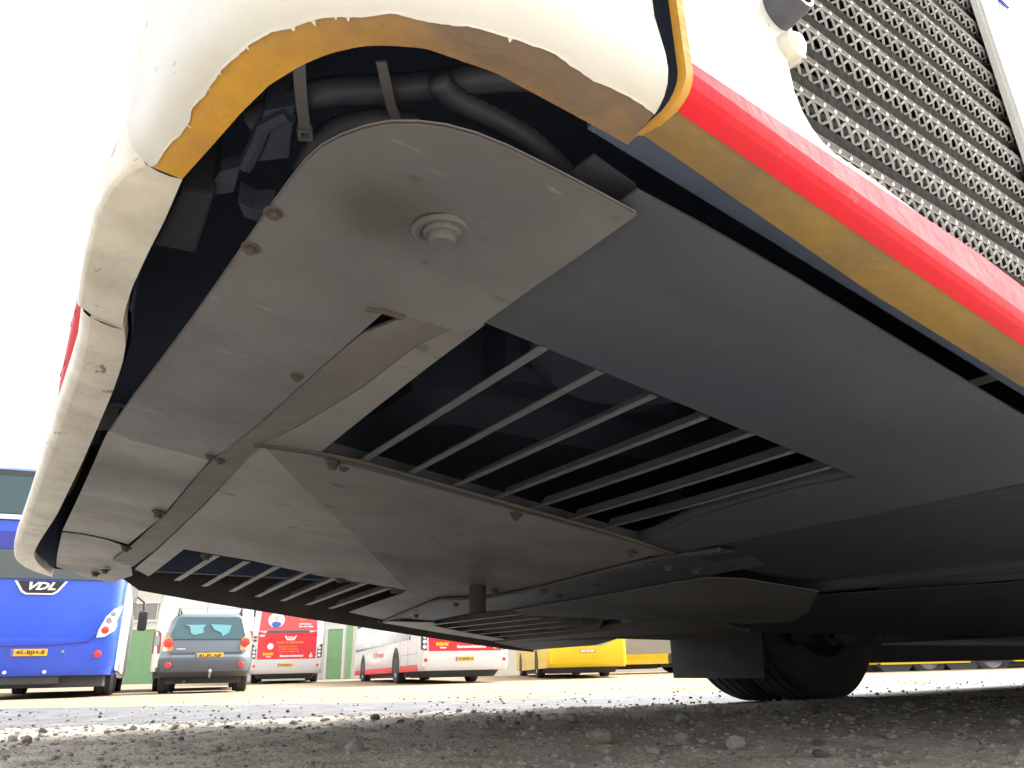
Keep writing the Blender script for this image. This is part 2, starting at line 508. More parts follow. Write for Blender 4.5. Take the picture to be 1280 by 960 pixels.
gx = np.linspace(-6, 7, 430)
edge = 3.45 + 0.26 * gx + 0.10 * (vnoise(gx * 2.2, gx * 0 + 3, 8) - 0.5) + 0.06 * (vnoise(gx * 9, gx * 0 + 3, 9) - 0.5)
t_ = np.linspace(0, 1, 210)[:, None]
X = np.repeat(gx[None, :], 210, 0)
Y = -2.5 + (edge + 2.5)[None, :] * t_
def gh(x, y):
    return (0.012 * (vnoise(x * 3 + 50, y * 3 + 50, 1) - 0.5) + 0.013 * (vnoise(x * 11 + 50, y * 11 + 50, 2) - 0.5)
            + 0.010 * (vnoise(x * 34 + 50, y * 34 + 50, 3) - 0.5))
Zn = gh(X, Y) + 0.003
fade = np.clip((edge[None, :] - Y) / 0.10, 0, 1)
Zn = (Zn + 0.004) * fade - 0.008 * (1 - fade)
grid_mesh('gravel_ground', X, Y, Zn, gravel_m)

def ico_rock(seed, sub=1):
    r = np.random.default_rng(seed)
    bm = bmesh.new()
    bmesh.ops.create_icosphere(bm, subdivisions=sub, radius=1.0)
    sc = np.array([1.0, r.uniform(0.65, 0.95), r.uniform(0.5, 0.8)])
    planes = [(np.array([a, b, c]) / np.linalg.norm([a, b, c]), r.uniform(0.55, 0.85)) for a, b, c in r.normal(size=(7, 3))]
    v = np.array([vv.co[:] for vv in bm.verts])
    for nrm, dd in planes:
        k = v @ nrm
        v = v - np.outer(np.maximum(k - dd, 0), nrm)
    v = v * (1 + r.uniform(-0.09, 0.09, (len(v), 1))) * sc
    f = [[q.index for q in ff.verts] for ff in bm.faces]
    bm.free()
    return v, f

# small stones that nobody could count
def pebbles(name, P_, Sz, m, kind_seed):
    protos = [ico_rock(kind_seed + k, 1) for k in range(6)]
    V, F, n = [], [], 0
    for i in range(len(P_)):
        v, f = protos[i % 6]
        a = rng.uniform(0, 6.283)
        ca, sa = math.cos(a), math.sin(a)
        q = v * Sz[i]
        q = np.stack([q[:, 0] * ca - q[:, 1] * sa, q[:, 0] * sa + q[:, 1] * ca, q[:, 2] * rng.uniform(0.7, 1.1)], 1) + P_[i]
        V.append(q)
        F.append(np.array(f) + n)
        n += len(v)
    me = bpy.data.meshes.new(name)
    me.from_pydata(np.concatenate(V).tolist(), [], np.concatenate(F).tolist())
    o = link(name, me, None, m)
    o['kind'] = 'stuff'
    return o

def scatter(n, dmin, dmax, azr):
    d = np.sqrt(rng.uniform(dmin ** 2, dmax ** 2, n))
    a = np.radians(rng.uniform(azr[0], azr[1], n))
    return d * np.sin(a), d * np.cos(a)

for k, (nm, n, lo, hi) in enumerate([('loose_gravel', 9000, 0.002, 0.011), ('loose_gravel', 5500, 0.002, 0.011), ('loose_gravel', 3500, 0.002, 0.006), ('loose_gravel', 2500, 0.002, 0.006)]):
    x, y = scatter(n, 0.75, 4.4, (-44, 44))
    ok = y < np.interp(x, gx, edge) - 0.01
    x, y = x[ok], y[ok]
    sz = lo + (hi - lo) * rng.random(len(x)) ** 2.5
    z = gh(x, y) + 0.006 + sz * 0.15
    pebbles(nm, np.stack([x, y, z], 1), sz, stone_ms[k], 100 + 10 * k)
x, y = scatter(6500, 3.2, 11.0, (-44, 44))
e_ = np.interp(x, gx, edge)
ok = (y > e_ - 0.05)
x, y, e_ = x[ok], y[ok], e_[ok]
keep = rng.random(len(x)) < np.exp(-(y - e_) / 1.9)
x, y = x[keep], y[keep]
sz = 0.003 + 0.011 * rng.random(len(x)) ** 3
pebbles('loose_pebbles', np.stack([x, y, -0.004 + sz * 0.3], 1), sz, stone_ms[2], 150)

# larger stones, each a thing
rock_meshes = []
for k in range(10):
    v, f = ico_rock(300 + k, 2)
    me = bpy.data.meshes.new('stone')
    me.from_pydata(v.tolist(), [], f)
    me.materials.append(stone_ms[[0, 1, 0, 1, 2, 0, 1, 3, 0, 2][k]])
    rock_meshes.append(me)
def stone(k, x, y, s, label, group=None, sink=0.35, sz=None):
    o = bpy.data.objects.new('stone', rock_meshes[k])
    C.objects.link(o)
    zz = float(gh(np.array([x]), np.array([y]))[0]) + 0.006
    o.location = (x, y, zz + s * sink)
    o.scale = (s, s, sz or s)
    o.rotation_euler = (0, 0, random.uniform(0, 6.28))
    return tag(o, label, 'stone', group)
def gpt(px, py):
    """a spot on the gravel, from a bearing and a distance"""
    a, d = px, py
    return d * math.sin(R_(a)), d * math.cos(R_(a))
x, y = gpt(5.6, 1.62); stone(1, x, y, 0.028, 'big brown angular stone on the gravel in front, the largest one', sink=0.5)
x, y = gpt(11.1, 2.35); stone(0, x, y, 0.026, 'pointed grey stone on the dark gravel below the mud flap', sink=0.5)
x, y = gpt(12.4, 2.2); stone(6, x, y, 0.021, 'brown stone lying just right of the pointed grey stone', sink=0.5)
x, y = gpt(-11.4, 1.75); stone(7, x, y, 0.024, 'pale yellowish stone half buried in the gravel under the grey car', sink=0.3)
x, y = gpt(-30.6, 1.42); stone(0, x, y, 0.022, 'dark grey stone on the gravel at the bottom left corner', sink=0.35)
x, y = gpt(14.4, 1.55); stone(7, x, y, 0.020, 'pale angular stone on the gravel right of the big brown one', sink=0.4)
x, y = gpt(3.6, 2.45); stone(5, x, y, 0.019, 'grey stone on the gravel behind the big brown one', sink=0.45)
x, y = gpt(-10.0, 2.9); stone(9, x, y, 0.022, 'black stone at the gravel edge below the gap between the white buses', sink=0.5)
for i in range(110):
    d = random.uniform(0.95, 3.3)
    a = random.uniform(-36, 36)
    x, y = gpt(a, d)
    if y < float(np.interp(x, gx, edge)) - 0.08:
        stone(random.choice([0, 1, 2, 3, 5, 6, 8, 4, 9]), x, y, random.choice([0.009, 0.010, 0.012, 0.014, 0.017]) * (0.75 + 0.12 * d),
              'small rough stone lying loose on the dark gravel', 'small stones strewn over the gravel', sink=0.3)

# ================================================================== THE BUS OVERHEAD
# bus frame: v forward (away from its tail), u across (away from the near flank), z up
V0, U0 = 3.4, 1.5
ang = R_(35.5)
def bus_world(v, u, z=0.0):
    F = (math.cos(ang), math.sin(ang)); L = (-math.sin(ang), math.cos(ang))
    return (F[0] * v + L[0] * u, F[1] * v + L[1] * u, z)
bus = thing('parked_bus', 'white bus seen from under its rear corner, with grille, red trim and louvred belly', 'bus', bus_world(V0, U0), ang)
OFF = (V0, U0, 0.0)
def B():
    return MB(OFF)
SL = math.tan(R_(7.0))
def pz(v, dz=0.0):
    return 0.488 - SL * v + dz
def on(pts, dz=0.0):
    return [(p[0], p[1], pz(p[0], dz)) for p in pts]

def resample(pts, n):
    pts = [np.array(p, float) for p in pts]
    L = [0]
    for a, b in zip(pts, pts[1:]):
        L.append(L[-1] + np.linalg.norm(b - a))
    out = []
    for t in np.linspace(0, L[-1], n):
        i = min(max(np.searchsorted(L, t) - 1, 0), len(pts) - 2)
        k = (t - L[i]) / max(1e-9, L[i + 1] - L[i])
        out.append(tuple(pts[i] * (1 - k) + pts[i + 1] * k))
    return out
def smooth_line(pts, it=2):
    pts = [np.array(p, float) for p in pts]
    for _ in range(it):
        q = [pts[0]]
        for a, b, c in zip(pts, pts[1:], pts[2:]):
            q.append(0.25 * a + 0.5 * b + 0.25 * c)
        pts = q + [pts[-1]]
    return [tuple(p) for p in pts]
def normals(pts, sgn=-1):
    out = []
    for i in range(len(pts)):
        a, b = pts[max(i - 1, 0)], pts[min(i + 1, len(pts) - 1)]
        t = np.array([b[0] - a[0], b[1] - a[1]])
        t = t / np.linalg.norm(t)
        out.append((sgn * t[1], -sgn * t[0]))
    return out

FIL = [(0.0, 0.0), (0.003, 0.0012), (0.008, 0.004), (0.013, 0.009), (0.0165, 0.016), (0.018, 0.025), (0.0185, 0.05), (0.018, 0.12), (0.014, 0.3), (0.010, 0.52)]
def skin(outer, sgn, prof=FIL, cut=0.0):
    nr = normals(outer, sgn)
    rows = []
    for d, h in prof:
        rows.append([(p[0] + n[0] * d - (cut * min(1.0, h / 0.05) * max(0.0, 1 - i / 4) if cut else 0.0), p[1] + n[1] * d, pz(p[0], 0) + h) for i, (p, n) in enumerate(zip(outer, nr))])
    return rows

lip_o = smooth_line(resample([(0.285, 0.242), (0.242, 0.245), (0.209, 0.247), (0.187, 0.253), (0.154, 0.266), (0.131, 0.278), (0.101, 0.303), (0.090, 0.317), (0.079, 0.334), (0.072, 0.351), (0.066, 0.372), (0.062, 0.394), (0.059, 0.418), (0.057, 0.445), (0.055, 0.467), (0.051, 0.491), (0.047, 0.503)], 120), 2)
lip_i = smooth_line(resample([(0.291, 0.274), (0.239, 0.277), (0.194, 0.280), (0.153, 0.291), (0.134, 0.304), (0.124, 0.313), (0.112, 0.329), (0.102, 0.348), (0.092, 0.375), (0.085, 0.411), (0.078, 0.458), (0.071, 0.502)], 120), 2)
# torn edge of the paint: the white skin overlaps the yellow lip unevenly
wob = [0.003 * float(vnoise(np.array([i * 0.23]), np.array([2.0]), 21)[0]) + 0.0006 * random.random() for i in range(120)]
nr = normals(lip_o)
lip_t = [(p[0] - n[0] * w, p[1] - n[1] * w) for p, n, w in zip(lip_o, nr, wob)]
m = B()
m.grid(skin(lip_o, -1, FIL, 0.013))
m.grid([on(lip_t, -0.0010), on(lip_o, 0.0)])
corner = m.build('corner_bumper', white_paint, bus, smooth=True)
m = B()
rows = [on(lip_o, 0.0008)]
for t in (0.25, 0.5, 0.75):
    rows.append([(a[0] * (1 - t) + b[0] * t, a[1] * (1 - t) + b[1] * t, pz(a[0] * (1 - t) + b[0] * t, 0.0008 - 0.002 * math.sin(math.pi * t))) for a, b in zip(lip_o, lip_i)])
rows += [on(lip_i, 0.0), on(lip_i, 0.003), [(p[0] + 0.0, p[1], pz(p[0], 0.012)) for p in lip_i]]
m.grid(rows)
lip = m.build('bumper_lip', yellow_gel, corner, smooth=True)
# grime thickens towards the flank on the lip
gm = yellow_gel.copy()
gm.name = 'bumper_lip_gelcoat'
lip.data.materials[0] = gm
nt = gm.node_tree
pb = nt.nodes['Principled BSDF']
src = pb.inputs['Base Color'].links[0].from_socket
tcn = nt.nodes.new('ShaderNodeTexCoord')
sx = nt.nodes.new('ShaderNodeSeparateXYZ')
nt.links.new(tcn.outputs['Object'], sx.inputs[0])
nz = nt.nodes.new('ShaderNodeTexNoise')
nz.inputs['Scale'].default_value = 18
nz.inputs['Detail'].default_value = 6
nt.links.new(tcn.outputs['Object'], nz.inputs['Vector'])
ad_ = nt.nodes.new('ShaderNodeMath')
ad_.operation = 'MULTIPLY_ADD'
ad_.inputs[1].default_value = 0.10
nt.links.new(nz.outputs['Fac'], ad_.inputs[0])
nt.links.new(sx.outputs['Y'], ad_.inputs[2])
mr_ = nt.nodes.new('ShaderNodeMapRange')
mr_.inputs['From Min'].default_value = -1.15 + 0.05
mr_.inputs['From Max'].default_value = -1.235 + 0.05
mr_.inputs['To Min'].default_value = 0.0
mr_.inputs['To Max'].default_value = 0.88
nt.links.new(ad_.outputs[0], mr_.inputs['Value'])
mg = nt.nodes.new('ShaderNodeMix')
mg.data_type = 'RGBA'
mg.inputs['B'].default_value = (0.125, 0.098, 0.08, 1)
nt.links.new(mr_.outputs[0], mg.inputs['Factor'])
nt.links.new(src, mg.inputs['A'])
nt.links.new(mg.outputs['Result'], pb.inputs['Base Color'])
m = B()
for i in range(9):
    k = random.choice([random.randrange(28, 66), random.randrange(60, 114)])
    p, n = lip_t[k], nr[k]
    L_ = random.uniform(0.001, 0.0032)
    w_ = random.uniform(0.0006, 0.0016)
    t = (-n[1], n[0])
    q = (p[0] - n[0] * L_, p[1] - n[1] * L_)
    m.add([(p[0] + t[0] * w_, p[1] + t[1] * w_, pz(p[0], -0.0014)), (p[0] - t[0] * w_, p[1] - t[1] * w_, pz(p[0], -0.0014)), (q[0], q[1], pz(q[0], -0.0014 - random.uniform(0.0, 0.0012))),
           (p[0], p[1], pz(p[0], -0.0004))], [[0, 1, 2], [0, 2, 3], [1, 3, 2]])
m.build('paint_flakes', white_dirty, corner)['kind'] = 'stuff'

# rear bumper, two lengths
FIL1 = [(0.0, 0.0), (0.002, 0.0012), (0.0038, 0.004), (0.0045, 0.009), (0.0042, 0.03), (0.001, 0.12), (-0.008, 0.3), (-0.014, 0.52)]
def bumper(name, outer, inner, n, prof=FIL1):
    o_ = smooth_line(resample(outer, n), 1)
    i_ = smooth_line(resample(inner, n), 1)
    m = B()
    m.grid(skin(o_, -1, prof))
    rows = [on(o_, 0.0)]
    for t in (0.33, 0.66):
        rows.append([(a[0] * (1 - t) + b[0] * t, a[1] * (1 - t) + b[1] * t, pz(a[0] * (1 - t) + b[0] * t, -0.0015)) for a, b in zip(o_, i_)])
    rows += [on(i_, 0.0), on(i_, 0.004), on(i_, 0.02)]
    m.grid(rows)
    # closed ends
    for k in (0, -1):
        a, b = o_[k], i_[k]
        m.add([(a[0], a[1], pz(a[0])), (b[0], b[1], pz(b[0])), (b[0], b[1], pz(b[0], 0.2)), (a[0], a[1], pz(a[0], 0.2))], [[0, 1, 2, 3]])
    return m.build(name, white_dirty, bus, smooth=True)
so_ = [(0.047, 0.505), (0.038, 0.521), (0.032, 0.555), (0.029, 0.595), (0.032, 0.672), (0.036, 0.747), (0.038, 0.773)]
si_ = [(0.071, 0.504), (0.071, 0.510), (0.072, 0.567), (0.071, 0.617), (0.071, 0.697), (0.074, 0.750), (0.078, 0.788)]
bumper('bumper_segment', so_, si_, 24)
m = B()
m.prism(on([(0.037, 0.771), (0.047, 0.783), (0.080, 0.793), (0.077, 0.779), (0.045, 0.768)], 0.001), (0, 0, 0.02))
m.build('bumper_joint', white_dirty, bus)
o2 = [(0.049, 0.789), (0.057, 0.874), (0.061, 0.991), (0.063, 1.128), (0.070, 1.425), (0.079, 1.890), (0.085, 2.328), (0.094, 2.498), (0.105, 2.583), (0.122, 2.649), (0.145, 2.711), (0.207, 2.781)]
i2 = [(0.081, 0.794), (0.090, 0.826), (0.092, 0.851), (0.099, 0.960), (0.104, 1.102), (0.113, 1.396), (0.122, 1.808), (0.121, 2.172), (0.124, 2.363), (0.137, 2.486), (0.167, 2.621), (0.202, 2.726)]
FIL2 = [(0.0, 0.0), (0.003, 0.0015), (0.007, 0.005), (0.0095, 0.011), (0.011, 0.02), (0.0105, 0.045), (0.003, 0.09), (-0.015, 0.18), (-0.036, 0.3), (-0.06, 0.52)]
bumper('bumper_segment', o2, i2, 46, FIL2)

# far tail lamp standing on the rear corner
m = B()
rows = []
for z in np.linspace(0, 1, 14):
    e_ = 0.012 * min(1, 6 * z, 6 * (1 - z))
    zz = 0.83 + z * 0.66
    rows.append([(0.150, 2.46, zz), (0.135 - e_, 2.44, zz), (0.118 - e_, 2.40, zz), (0.112 - e_, 2.33, zz), (0.116 - e_, 2.28, zz), (0.128 - e_, 2.265, zz), (0.15, 2.262, zz)])
m.grid(rows)
tail_red = mat('tail_lamp_red', (0.52, 0.008, 0.01), 0.4, spec=0.3)
lam = m.build('tail_light', tail_red, bus, smooth=True)
m = B()
for z in (0.98, 1.14, 1.30):
    m.box((0.1005, 2.29, z), (0.116, 2.40, z + 0.012))
m.build('lens_rib', tail_red, lam)

# flank: skirt profile sweeping along v (crest at u = 0.221)
def su(v):       # the lip's inner edge wanders a little
    return 0.262 + 0.010 * min(1.0, max(0.0, (v - 0.3) / 0.25))
vs = np.concatenate([np.linspace(0.2912, 1.0, 30), np.linspace(1.1, 11.5, 16)])
m = B()
m.grid([[(v, su(v) + 0.004, pz(v, 0.012)) for k, v in enumerate(vs)], [(v, su(v), pz(v, 0.0)) for k, v in enumerate(vs)],
        [(v, su(v) * 0.5 + 0.237 * 0.5, pz(v, -0.0025)) for v in vs], [(v, 0.2375, pz(v, -0.001)) for v in vs], [(v, 0.232, pz(v, 0.0005)) for v in vs]])
skirt = m.build('skirt_lip', brown_gel, bus, smooth=True)
m = B()
rows = []
for du, dz in [(0.0145, -0.0015), (0.0090, 0.0010), (0.0050, 0.0040), (0.0020, 0.0080), (0.0005, 0.0120)]:
    rows.append([(v, 0.221 + du - 0.0015, pz(v, dz)) for v in vs])
rows.append([(v, 0.2190, pz(v, 0.016)) for v in vs])
rows.append([(v, 0.2190, pz(v, 0.024 + 0.024 * min(1.0, (v - 0.29) / 0.35))) for v in vs])
rows.append([(v, 0.2215, pz(v, 0.0245 + 0.024 * min(1.0, (v - 0.29) / 0.35))) for v in vs])
m.grid(rows)
m.build('red_trim', red_trim, bus, smooth=True, sharp=14)
# yellow raw end of the flank panel, facing the tail
m = B()
pe = [(0.2185, 1.30), (0.2185, pz(0.29, 0.0157)), (0.2193, pz(0.29, 0.0115)), (0.2209, pz(0.29, 0.0074)), (0.2238, pz(0.29, 0.0035)), (0.2278, pz(0.29, 0.0004)), (0.2338, pz(0.29, -0.0022)), (0.248, pz(0.29, -0.0030)), (0.263, pz(0.29, 0.0))]
m.grid([[(0.2932, u, z) for u, z in pe], [(0.2880, u + 0.0008, z - 0.0004) for u, z in pe], [(0.2875, u + 0.0065, z + 0.003) for u, z in pe], [(0.2935, u + 0.008, z + 0.004) for u, z in pe]])
m.build('panel_edge', yellow_gel, bus, smooth=True)

# flank hatch with its grille opening
def flank(outer, holes, u, d, name, mt, parent):
    v, f = fill(outer, holes, lambda x, y: 0.0, d)
    m = B()
    m.add([(p[0], u + p[2], p[1]) for p in v], f)
    return m.build(name, mt, parent)
bot = [(v, pz(v, 0.020 + 0.02 * min(1.0, (v - 0.29) / 0.35))) for v in np.linspace(0.2915, 0.93, 16)]
out_ = [(float(a), float(b)) for a, b in bot] + [(0.93, 1.30), (0.2915, 1.30)]
g_l = [(0.425, 1.25), (0.424, 0.61), (0.418, 0.575), (0.414, 0.562), (0.408, 0.548), (0.403, 0.536), (0.404, 0.512), (0.409, 0.497), (0.417, 0.486), (0.428, 0.478), (0.442, 0.4745), (0.489, 0.472), (0.537, 0.466), (0.597, 0.459), (0.673, 0.449), (0.74, 0.440), (0.80, 0.434), (0.846, 0.440), (0.850, 0.470), (0.850, 1.25)]
hatch = flank(out_, [g_l], 0.2205, 0.006, 'grille_hatch', white_paint, bus)
m = B()
m.hull8([(0.852, 0.2165, 0.435), (0.926, 0.2195, 0.425), (0.926, 0.2195, 1.29), (0.852, 0.2165, 1.29)], [(0.852, 0.2215, 0.435), (0.926, 0.2245, 0.425), (0.926, 0.2245, 1.29), (0.852, 0.2215, 1.29)])
m.build('hatch_frame', white_paint, hatch)
# the cut edge of the sheet round the grille
m = B()
m.hull8([(0.40, 0.262, pz(0.40, 0.012)), (0.95, 0.262, pz(0.95, 0.012)), (0.95, 0.275, pz(0.95, 0.012)), (0.40, 0.275, pz(0.40, 0.012))], [(0.40, 0.262, 1.29), (0.95, 0.262, 1.29), (0.95, 0.275, 1.29), (0.40, 0.275, 1.29)])
grille = m.build('radiator_grille', mat('radiator_core', (0.14, 0.14, 0.137), 0.8, dirt=(0.05, 0.05, 0.05), dirt_amt=0.6, dirt_scale=40, bump=0.3, bump_scale=150, spec=0.1), bus)
rows_z = [0.448 + 0.0395 * k for k in range(21)]
def v0_row(z):
    for (a, za), (b, zb) in zip(g_l[:-1], g_l[1:]):
        if a <= 0.51 and (za - z) * (zb - z) <= 0 and za != zb:
            return a + (b - a) * (z - za) / (zb - za)
    return 0.404
VE = 0.935
for k, z in enumerate(rows_z):
    a = (0.455 if z < 0.470 else 0.415) if z < 0.49 else 0.408
    if z < 0.470:
        a = 0.66
    m = B()
    m.add([(a, 0.2395, z - 0.021), (VE, 0.2395, z - 0.021), (VE, 0.2335, z - 0.010), (a, 0.2335, z - 0.010),
           (a, 0.258, z + 0.004), (VE, 0.258, z + 0.004)],
          [[0, 1, 2, 3], [3, 2, 5, 4]])
    m.build('grille_slat', slat_black, grille)
    m = B()
    rad, zc, uc = 0.0115, z + 0.004, 0.2365
    pitch = 0.0145
    nn = int((VE - a) / pitch)
    for j in range(nn):
        for sgn in (1, -1):
            path = []
            jit = random.uniform(-0.0008, 0.0008)
            for q in range(6):
                t = q / 5
                th = math.pi * (0.06 + 0.88 * t)
                path.append((a + (j + 0.5 + sgn * (t - 0.5) * 1.9) * pitch + jit, uc - rad * 0.5 * math.sin(th), zc + rad * 1.12 * math.cos(th)))
            m.tube(path, random.uniform(0.0012, 0.0016), 3, cap=False)
    for th in (0.12, 0.5):
        m.tube([(a, uc - rad * 0.5 * math.sin(math.pi * th) - 0.0006, zc + rad * 1.12 * math.cos(math.pi * th)), (VE, uc - rad * 0.5 * math.sin(math.pi * th) - 0.0006, zc + rad * 1.12 * math.cos(math.pi * th))], 0.0009, 4, cap=False)
    m.tube([(a, uc, zc - rad * 1.12), (VE, uc, zc - rad * 1.12)], 0.0009, 4, cap=False)
    m.build('wire_mesh', wire_grey, grille, smooth=True)
# rubber buffer and the moulded lug under it
m = B()
m.lathe([(0.0, -0.020), (0.006, -0.020), (0.0065, -0.012), (0.009, -0.011), (0.0095, -0.0205), (0.0125, -0.0205), (0.0135, -0.017), (0.0155, 0.0), (0.0155, 0.004)], (0.402, 0.219, 0.583), 'y', 28)
m.build('rubber_buffer', hose_black, bus, smooth=True)
m = B()
m.lathe([(0.0, -0.012), (0.007, -0.011), (0.0105, -0.008), (0.012, -0.002), (0.012, 0.006)], (0.4075, 0.2215, 0.551), 'y', 24)
m.build('hatch_lug', white_dirty, hatch, smooth=True)

# body above the bumpers: closes the engine bay and casts the shade
shell = []
nro = normals(lip_o)
for p, n in zip(lip_o[::6], nro[::6]):
    shell.append((p[0] + n[0] * 0.006, p[1] + n[1] * 0.006))
shell = [(0.272, 0.2405)] + shell[1:]
for p in [(0.06, 0.62), (0.085, 0.85), (0.12, 1.2), (0.133, 1.6), (0.145, 2.1), (0.155, 2.42), (0.168, 2.62), (0.19, 2.72), (0.26, 2.765)]:
    shell.append(p)
shell += [(11.6, 2.78), (11.8, 2.6), (11.85, 1.5), (11.8, 0.4), (11.6, 0.2225), (0.95, 0.2225), (0.95, 0.2405)]
m = B()
zb = 0.93
rows = [[(p[0], p[1], zb) for p in shell], [(p[0], p[1], 2.7) for p in shell]]
for sc, z in ((0.985, 2.9), (0.93, 3.02)):
    rows.append([(5.9 + (p[0] - 5.9) * sc, 1.5 + (p[1] - 1.5) * sc, z) for p in shell])
m.grid(rows, close=True)
n0 = len(m.v)
k_ = len(shell)
m.f.append([n0 - k_ + i for i in range(k_)])
m.mi.append(0)
m.build('body_shell', white_paint, bus, smooth=True)
# flank ahead of the hatch, down to the trim
m = B()
vv = np.linspace(0.933, 11.5, 20)
m.grid([[(v, 0.2205, max(0.19, pz(v, 0.042)) if v < 2.7 else 0.30) for v in vv], [(v, 0.2205, 0.94) for v in vv]])
m.build('flank_panel', white_paint, bus)
m = B()
m.box((0.934, 0.2165, 0.925), (0.958, 0.2200, 0.99))
m.build('blue_sticker', blue_coach, bus)
for k in range(6):
    m = B()
    m.box((1.3 + k * 1.65, 0.214, 1.35), (2.85 + k * 1.65, 0.2200, 2.45))
    m.build('side_window', glass_dark, bus)
m = B()
m.box((2.75, 2.7, 0.90), (11.5, 2.775, 0.95))
m.box((2.0, 2.7, 0.30), (2.85, 2.775, 0.95))
m.box((3.95, 2.72, 0.166), (11.5, 2.774, 0.93))
m.build('flank_panel', white_paint, bus)
m = B()
m.box((3.95, 2.69, 0.163), (11.4, 2.717, 0.6))
m.box((2.62, 2.03, 0.31), (4.2, 2.06, 1.0))
m.build('wheel_housing', chassis, bus)

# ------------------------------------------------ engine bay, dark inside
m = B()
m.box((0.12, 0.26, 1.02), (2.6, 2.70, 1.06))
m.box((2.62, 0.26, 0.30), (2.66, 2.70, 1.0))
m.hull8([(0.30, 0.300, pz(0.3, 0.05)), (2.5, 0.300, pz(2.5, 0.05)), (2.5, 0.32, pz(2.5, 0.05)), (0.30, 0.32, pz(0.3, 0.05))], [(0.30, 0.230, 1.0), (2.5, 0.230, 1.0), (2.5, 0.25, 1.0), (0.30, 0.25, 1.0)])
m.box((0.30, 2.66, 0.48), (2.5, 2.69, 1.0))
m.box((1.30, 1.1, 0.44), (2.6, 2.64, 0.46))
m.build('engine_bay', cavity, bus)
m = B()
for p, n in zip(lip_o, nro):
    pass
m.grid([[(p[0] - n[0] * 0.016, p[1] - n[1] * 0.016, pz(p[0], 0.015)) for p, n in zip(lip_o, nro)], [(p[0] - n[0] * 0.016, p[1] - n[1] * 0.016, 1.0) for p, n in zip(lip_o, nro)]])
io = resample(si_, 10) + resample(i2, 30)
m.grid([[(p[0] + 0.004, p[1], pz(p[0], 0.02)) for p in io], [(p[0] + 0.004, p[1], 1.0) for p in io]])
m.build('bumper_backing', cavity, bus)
m = B()
m.box((0.262, 0.245, 0.515), (0.30, 0.262, 0.95))
m.build('corner_pillar', chassis, bus)
m = B()
m.box((0.62, 1.15, 0.60), (2.2, 1.95, 0.98), b=0.05)
for k in range(4):
    m.box((0.75 + k * 0.33, 1.05, 0.66), (0.92 + k * 0.33, 1.16, 0.86), b=0.02)
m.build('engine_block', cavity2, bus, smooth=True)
m = B()
m.lathe([(0.0, 0), (0.16, 0), (0.19, 0.03), (0.19, 0.11), (0.15, 0.13), (0.0, 0.13)], (0.78, 0.72, 0.56), 'z', 28)
m.build('fan_housing', cavity2, bus, smooth=True)
# pipe with its cable ties, ribbed hoses, box and bracket in the corner gap
def inb(pts, dz):
    return [(p[0], p[1], pz(p[0], dz)) for p in pts]
pp = smooth_line(resample([(0.114, 0.498), (0.124, 0.477), (0.135, 0.450), (0.153, 0.427), (0.180, 0.405), (0.206, 0.379), (0.229, 0.351), (0.254, 0.327), (0.283, 0.309)], 26), 2)
m = B()
m.tube(inb(pp, 0.075), 0.0105, 14)
pipe = m.build('pipe', hose_black, bus, smooth=True)
def strap(pa, dz, w, buckle):
    m = B()
    pts = inb(pa, dz)
    d = Vector((0.0, 0.0, 0.0016))
    for a, b in zip(pts, pts[1:]):
        a, b = Vector(a), Vector(b)
        t = (b - a).normalized()
        s_ = t.cross(Vector((0, 0, 1))).normalized() * w
        m.hull8([a - s_, a + s_, b + s_, b - s_], [a - s_ + d, a + s_ + d, b + s_ + d, b - s_ + d])
    o = m.build('cable_tie', tie_grey, bus)
    if buckle:
        e = Vector(pts[-1])
        t = (Vector(pts[-1]) - Vector(pts[-2])).normalized()
        s_ = t.cross(Vector((0, 0, 1))).normalized()
        m = B()
        h = 0.0055
        dd = Vector((0, 0, 0.006))
        for q0, q1, r0, r1 in ((-1, 1, -1, -0.55), (-1, 1, 0.55, 1), (-1, -0.55, -0.55, 0.55), (0.55, 1, -0.55, 0.55)):
            c = [e + s_ * q * h + t * r * h - dd * 0.5 for q, r in ((q0, r0), (q1, r0), (q1, r1), (q0, r1))]
            m.hull8(c, [p + dd for p in c])
        m.build('buckle', tie_grey, o)
strap([(0.117, 0.404), (0.123, 0.419), (0.132, 0.439), (0.145, 0.466)], 0.058, 0.0042, True)
strap([(0.161, 0.368), (0.172, 0.383), (0.183, 0.398), (0.194, 0.410)], 0.058, 0.0036, False)
def ribbed(pts, dz, r, n, name='ribbed_hose'):
    c = smooth_line(resample(pts, n), 2)
    m = B()
    m.tube(inb(c, dz), [r * (1.0 if i % 2 else 0.84) for i in range(n)], 12)
    m.build(name, hose_black, bus, smooth=True, sharp=80)
ribbed([(0.165, 0.525), (0.161, 0.480), (0.170, 0.453), (0.187, 0.431), (0.207, 0.417), (0.235, 0.424)], 0.07, 0.010, 44)
ribbed([(0.198, 0.358), (0.212, 0.365), (0.228, 0.365), (0.250, 0.362), (0.279, 0.362), (0.315, 0.370), (0.365, 0.390)], 0.06, 0.009, 40)
m = B()
bx_ = [(0.082, 0.577), (0.106, 0.566), (0.116, 0.666), (0.080, 0.681)]
m.prism(inb(bx_, 0.04), (0, 0, 0.09))
o = m.build('control_box', chassis, bus)
bv = o.modifiers.new('bevel', 'BEVEL'); bv.width = 0.004; bv.segments = 2
m = B()
m.tube(inb([(0.129, 0.457), (0.118, 0.482), (0.120, 0.505), (0.121, 0.537)], 0.06), 0.0065, 8)
m.prism(inb([(0.116, 0.534), (0.121, 0.571), (0.110, 0.585), (0.103, 0.576), (0.105, 0.551)], 0.055), (0, 0, 0.012))
m.prism(inb([(0.113, 0.466), (0.129, 0.446), (0.145, 0.504), (0.123, 0.529)], 0.06), (0, 0, 0.03))
